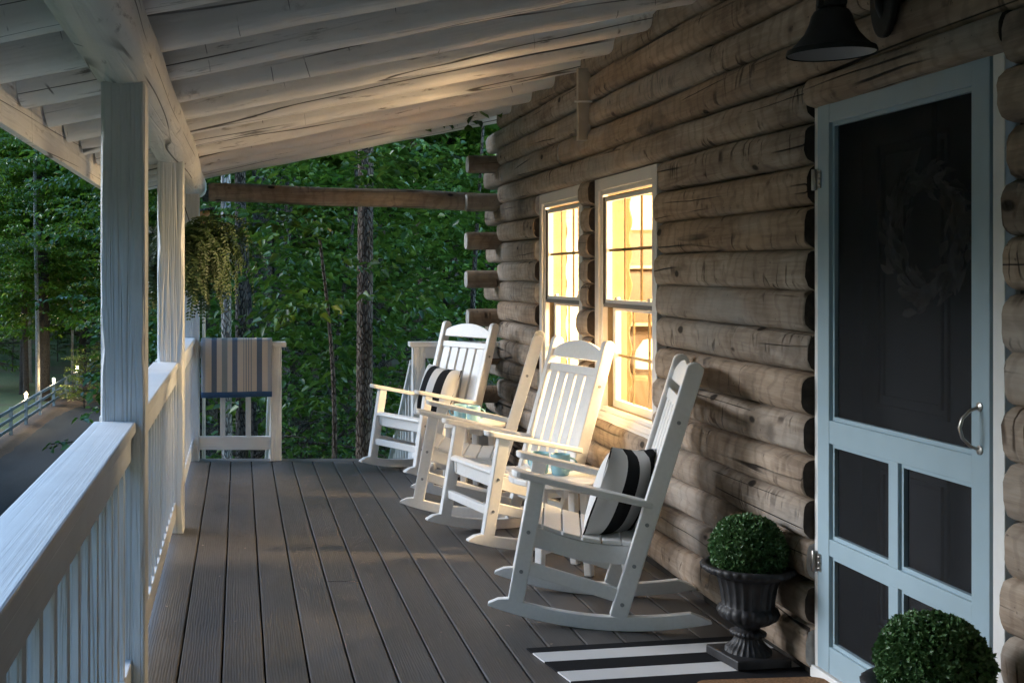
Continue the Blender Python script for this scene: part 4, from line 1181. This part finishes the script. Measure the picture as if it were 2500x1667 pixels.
# woods behind
G3 = 'trees in the dark woods beyond the porch end'
Wd_ = 'tall leafy tree in the dark woods beyond the porch end'
for kd, x, y in (('mid1', 3.0, 20), ('mid2', -.8, 22), ('mid2', 4.6, 20), ('mid1', 6.0, 24), ('mid2', 2.2, 24), ('mid1', -.4, 25), ('far1', 4.4, 29), ('far2', 1.2, 30), ('far1', 8.2, 32), ('far1', -1.5, 33), ('mid2', 6.6, 28), ('far2', 5.8, 37), ('far1', 2.8, 38), ('far1', 10.5, 40), ('far2', -.6, 42), ('far1', 7.4, 46), ('far2', 12.4, 48), ('far1', 3.8, 50), ('far1', .6, 54), ('far2', 16, 56), ('far1', 10, 58)):
    tree(kd, x, y, Wd_, group=G3)
hc_ = trunk_mesh('trunk', 53, 13, .14, M['bark_dk'], (), .10, 0, .7)
for i, (x, y) in enumerate(((.6, 17.5), (4.2, 17.5), (2.4, 20.5), (-.5, 21), (5.6, 21.5), (1.2, 26), (4.6, 26))):  # added trees, crowns lifted above view to darken the woods below
    t = thing('tree', 'high crowned forest tree shading the woods beyond the porch', 'tree', (x, y, ground(x, y)), rt.uniform(0, 6), 'high crowned trees shading the woods beyond the porch')
    link('trunk', hc_, t); link('crown', KIND['far1' if i % 2 else 'far2'][1], t, (0, 0, 4.6 if i % 2 else 3.0))
pt_ = trunk_mesh('trunk', 51, 12, .13, M['bark_pl'], (), .12, 0, .7); dk_ = trunk_mesh('trunk', 52, 12, .17, M['bark_dk'], (), .12, 0, .7)
for i, (x, y, mm) in enumerate(((2.2, 21.5, pt_), (4.0, 22.5, dk_), (4.4, 25.0, pt_), (1.35, 23, dk_), (3.3, 27, dk_), (.35, 17.5, dk_))):
    t = thing('tree', 'bare trunk of a tree standing in the woods beyond the porch', 'tree', (x, y, ground(x, y)), rt.uniform(0, 6), 'bare trunks in the woods beyond the porch')
    link('trunk', mm, t); link('crown', KIND['far1' if i % 2 else 'far2'][1], t, (0, 0, 3.5))
# across the driveway, left
G4 = 'trees on the lawn beyond the road fence'
L_lab = 'leafy tree on the lawn beyond the road fence'
for kd, x, y in (('far1', -12.0, 52), ('far2', -9.8, 55), ('far1', -8.2, 62), ('far2', -14, 60), ('far1', -11, 68), ('far1', -7.6, 73), ('far2', -16, 72), ('far1', -13, 80), ('far1', -4.6, 58), ('far2', -3.0, 64), ('far1', -5.6, 84), ('far1', -19, 66), ('far1', -9.5, 86), ('far1', -17, 88)):
    tree(kd, x, y, L_lab, group=G4)
def lifted(kd, x, y, lift, label, sc_):
    t = thing('tree', label, 'tree', (x, y, ground(x, y)), 1.3)
    link('trunk', KIND[kd][0], t); link('crown', KIND[kd][1], t, (0, 0, lift)); t.scale = (sc_,) * 3
lifted('mid2', -8.3, 35.5, 2.2, 'near green tree spreading over the fence at the left edge', 1.0)
lifted('mid1', -3.2, 37, 2.6, 'bushy green tree by the driveway directly left of the nearest post', 1.05)
lifted('mid2', -5.0, 50, 1.6, 'green tree behind the bend of the driveway', 1.1)
for x, y, s_ in ((-11.5, 60, 1.0), (-9.6, 63, .8), (-13.5, 64, 1.1), (-8.6, 66, .9)):
    tree('under1', x, y, 'leafy bush on the lawn beyond the lantern fence', 'shrub', 'leafy bushes on the lawn beyond the fence', s_)
bare_trunk(-7.75, 47, .27, 12, 'bark_dk', 'thick black trunked tree beyond the fence lanterns', 41, 'far1', 1.5, .1)
bare_trunk(-8.6, 48, .13, 12, 'bark_dk', 'grey trunked tree beyond the fence, left of the thick black trunk', 42, 'far1', 2.5, .3)
bare_trunk(-9.05, 49.5, .13, 12, 'bark_dk', 'leaning twin trunk tree at the far left of the lawn', 43, 'far2', 1.5, .4)
bare_trunk(-7.6, 44.8, .085, 11, 'bark_pl', 'slim pale trunked tree just behind the road fence', 44, 'mid2', 3.0, .15)
bare_trunk(-6.9, 49, .06, 9, 'bark_pl', 'thin pale birch like stem to the right of the thick black trunk', 45, 'mid2', 3.0, .15)
for x, y in ((-5.7, 44), (-4.9, 45.5), (-5.3, 47.5)):
    tree('yell', x, y, 'yellow green bush where the driveway bends away', 'shrub', 'yellow green bushes at the driveway bend', 1.0)
# far wooded slope, one mass
rs_ = np.random.RandomState(77); n = 60000
X_ = rs_.uniform(-60, 60, n); Y_ = rs_.uniform(86, 112, n); Hh = rs_.uniform(0, 1, n) ** .8 * (13 + 4 * np.sin(X_ * .45) + 3 * np.sin(X_ * 1.1 + 1))
Zg = np.array([ground(a, b) for a, b in zip(X_, Y_)])
P_ = np.stack([X_, Y_, Zg + Hh], 1)
o = leaf_object('far_woods', P_, rs_.normal(size=(n, 3)) + np.array([0, 0, -.3]), rs_.normal(size=(n, 3)) * .6 + np.array([0, -.4, .8]), rs_.uniform(.5, 1.0, n), rs_.uniform(.4, .7, n), M['leaf_c'])
tag(o, kind='stuff')

# unseen leaf masses added out of frame to shade the porch and woods
rs_ = np.random.RandomState(78); n = 80000; q = n // 5
X_ = np.concatenate([rs_.uniform(-15, -7.5, q), rs_.uniform(-14, -7.5, q), rs_.uniform(-15, 9, q), rs_.uniform(-46, -32, n - 3 * q)]); Y_ = np.concatenate([rs_.uniform(-18, 5.0, q), rs_.uniform(16, 30, q), rs_.uniform(-18, -11, q), rs_.uniform(-25, 100, n - 3 * q)])
Zg = np.array([ground(a, b) for a, b in zip(X_, Y_)])
P_ = np.stack([X_, Y_, Zg + rs_.uniform(.2, 1, n) ** .8 * (10 + 2 * np.sin(X_ * .8) + 2 * np.sin(Y_ * .7))], 1)
o = leaf_object('unseen_shade_leaves', P_, rs_.normal(size=(n, 3)) + np.array([0, 0, -.3]), rs_.normal(size=(n, 3)) * .6 + np.array([0, 0, .8]), rs_.uniform(.5, 1.0, n), rs_.uniform(.4, .7, n), M['leaf_c'])
tag(o, kind='stuff')

# crumbs and leaf bits lying on the deck boards
rs_ = np.random.RandomState(9); n = 34
P_ = np.stack([rs_.uniform(-.3, 1.2, n), rs_.uniform(3.6, 8.2, n), np.full(n, .003)], 1)
a = rs_.uniform(0, 6.28, n)
o = leaf_object('leaf_crumbs', P_, np.stack([np.cos(a), np.sin(a), .02 * np.ones(n)], 1), np.tile([0, 0, 1.], (n, 1)), rs_.uniform(.008, .02, n), rs_.uniform(.005, .01, n), M['dry'], fold=.3, curl=-.1)
tag(o, kind='stuff')
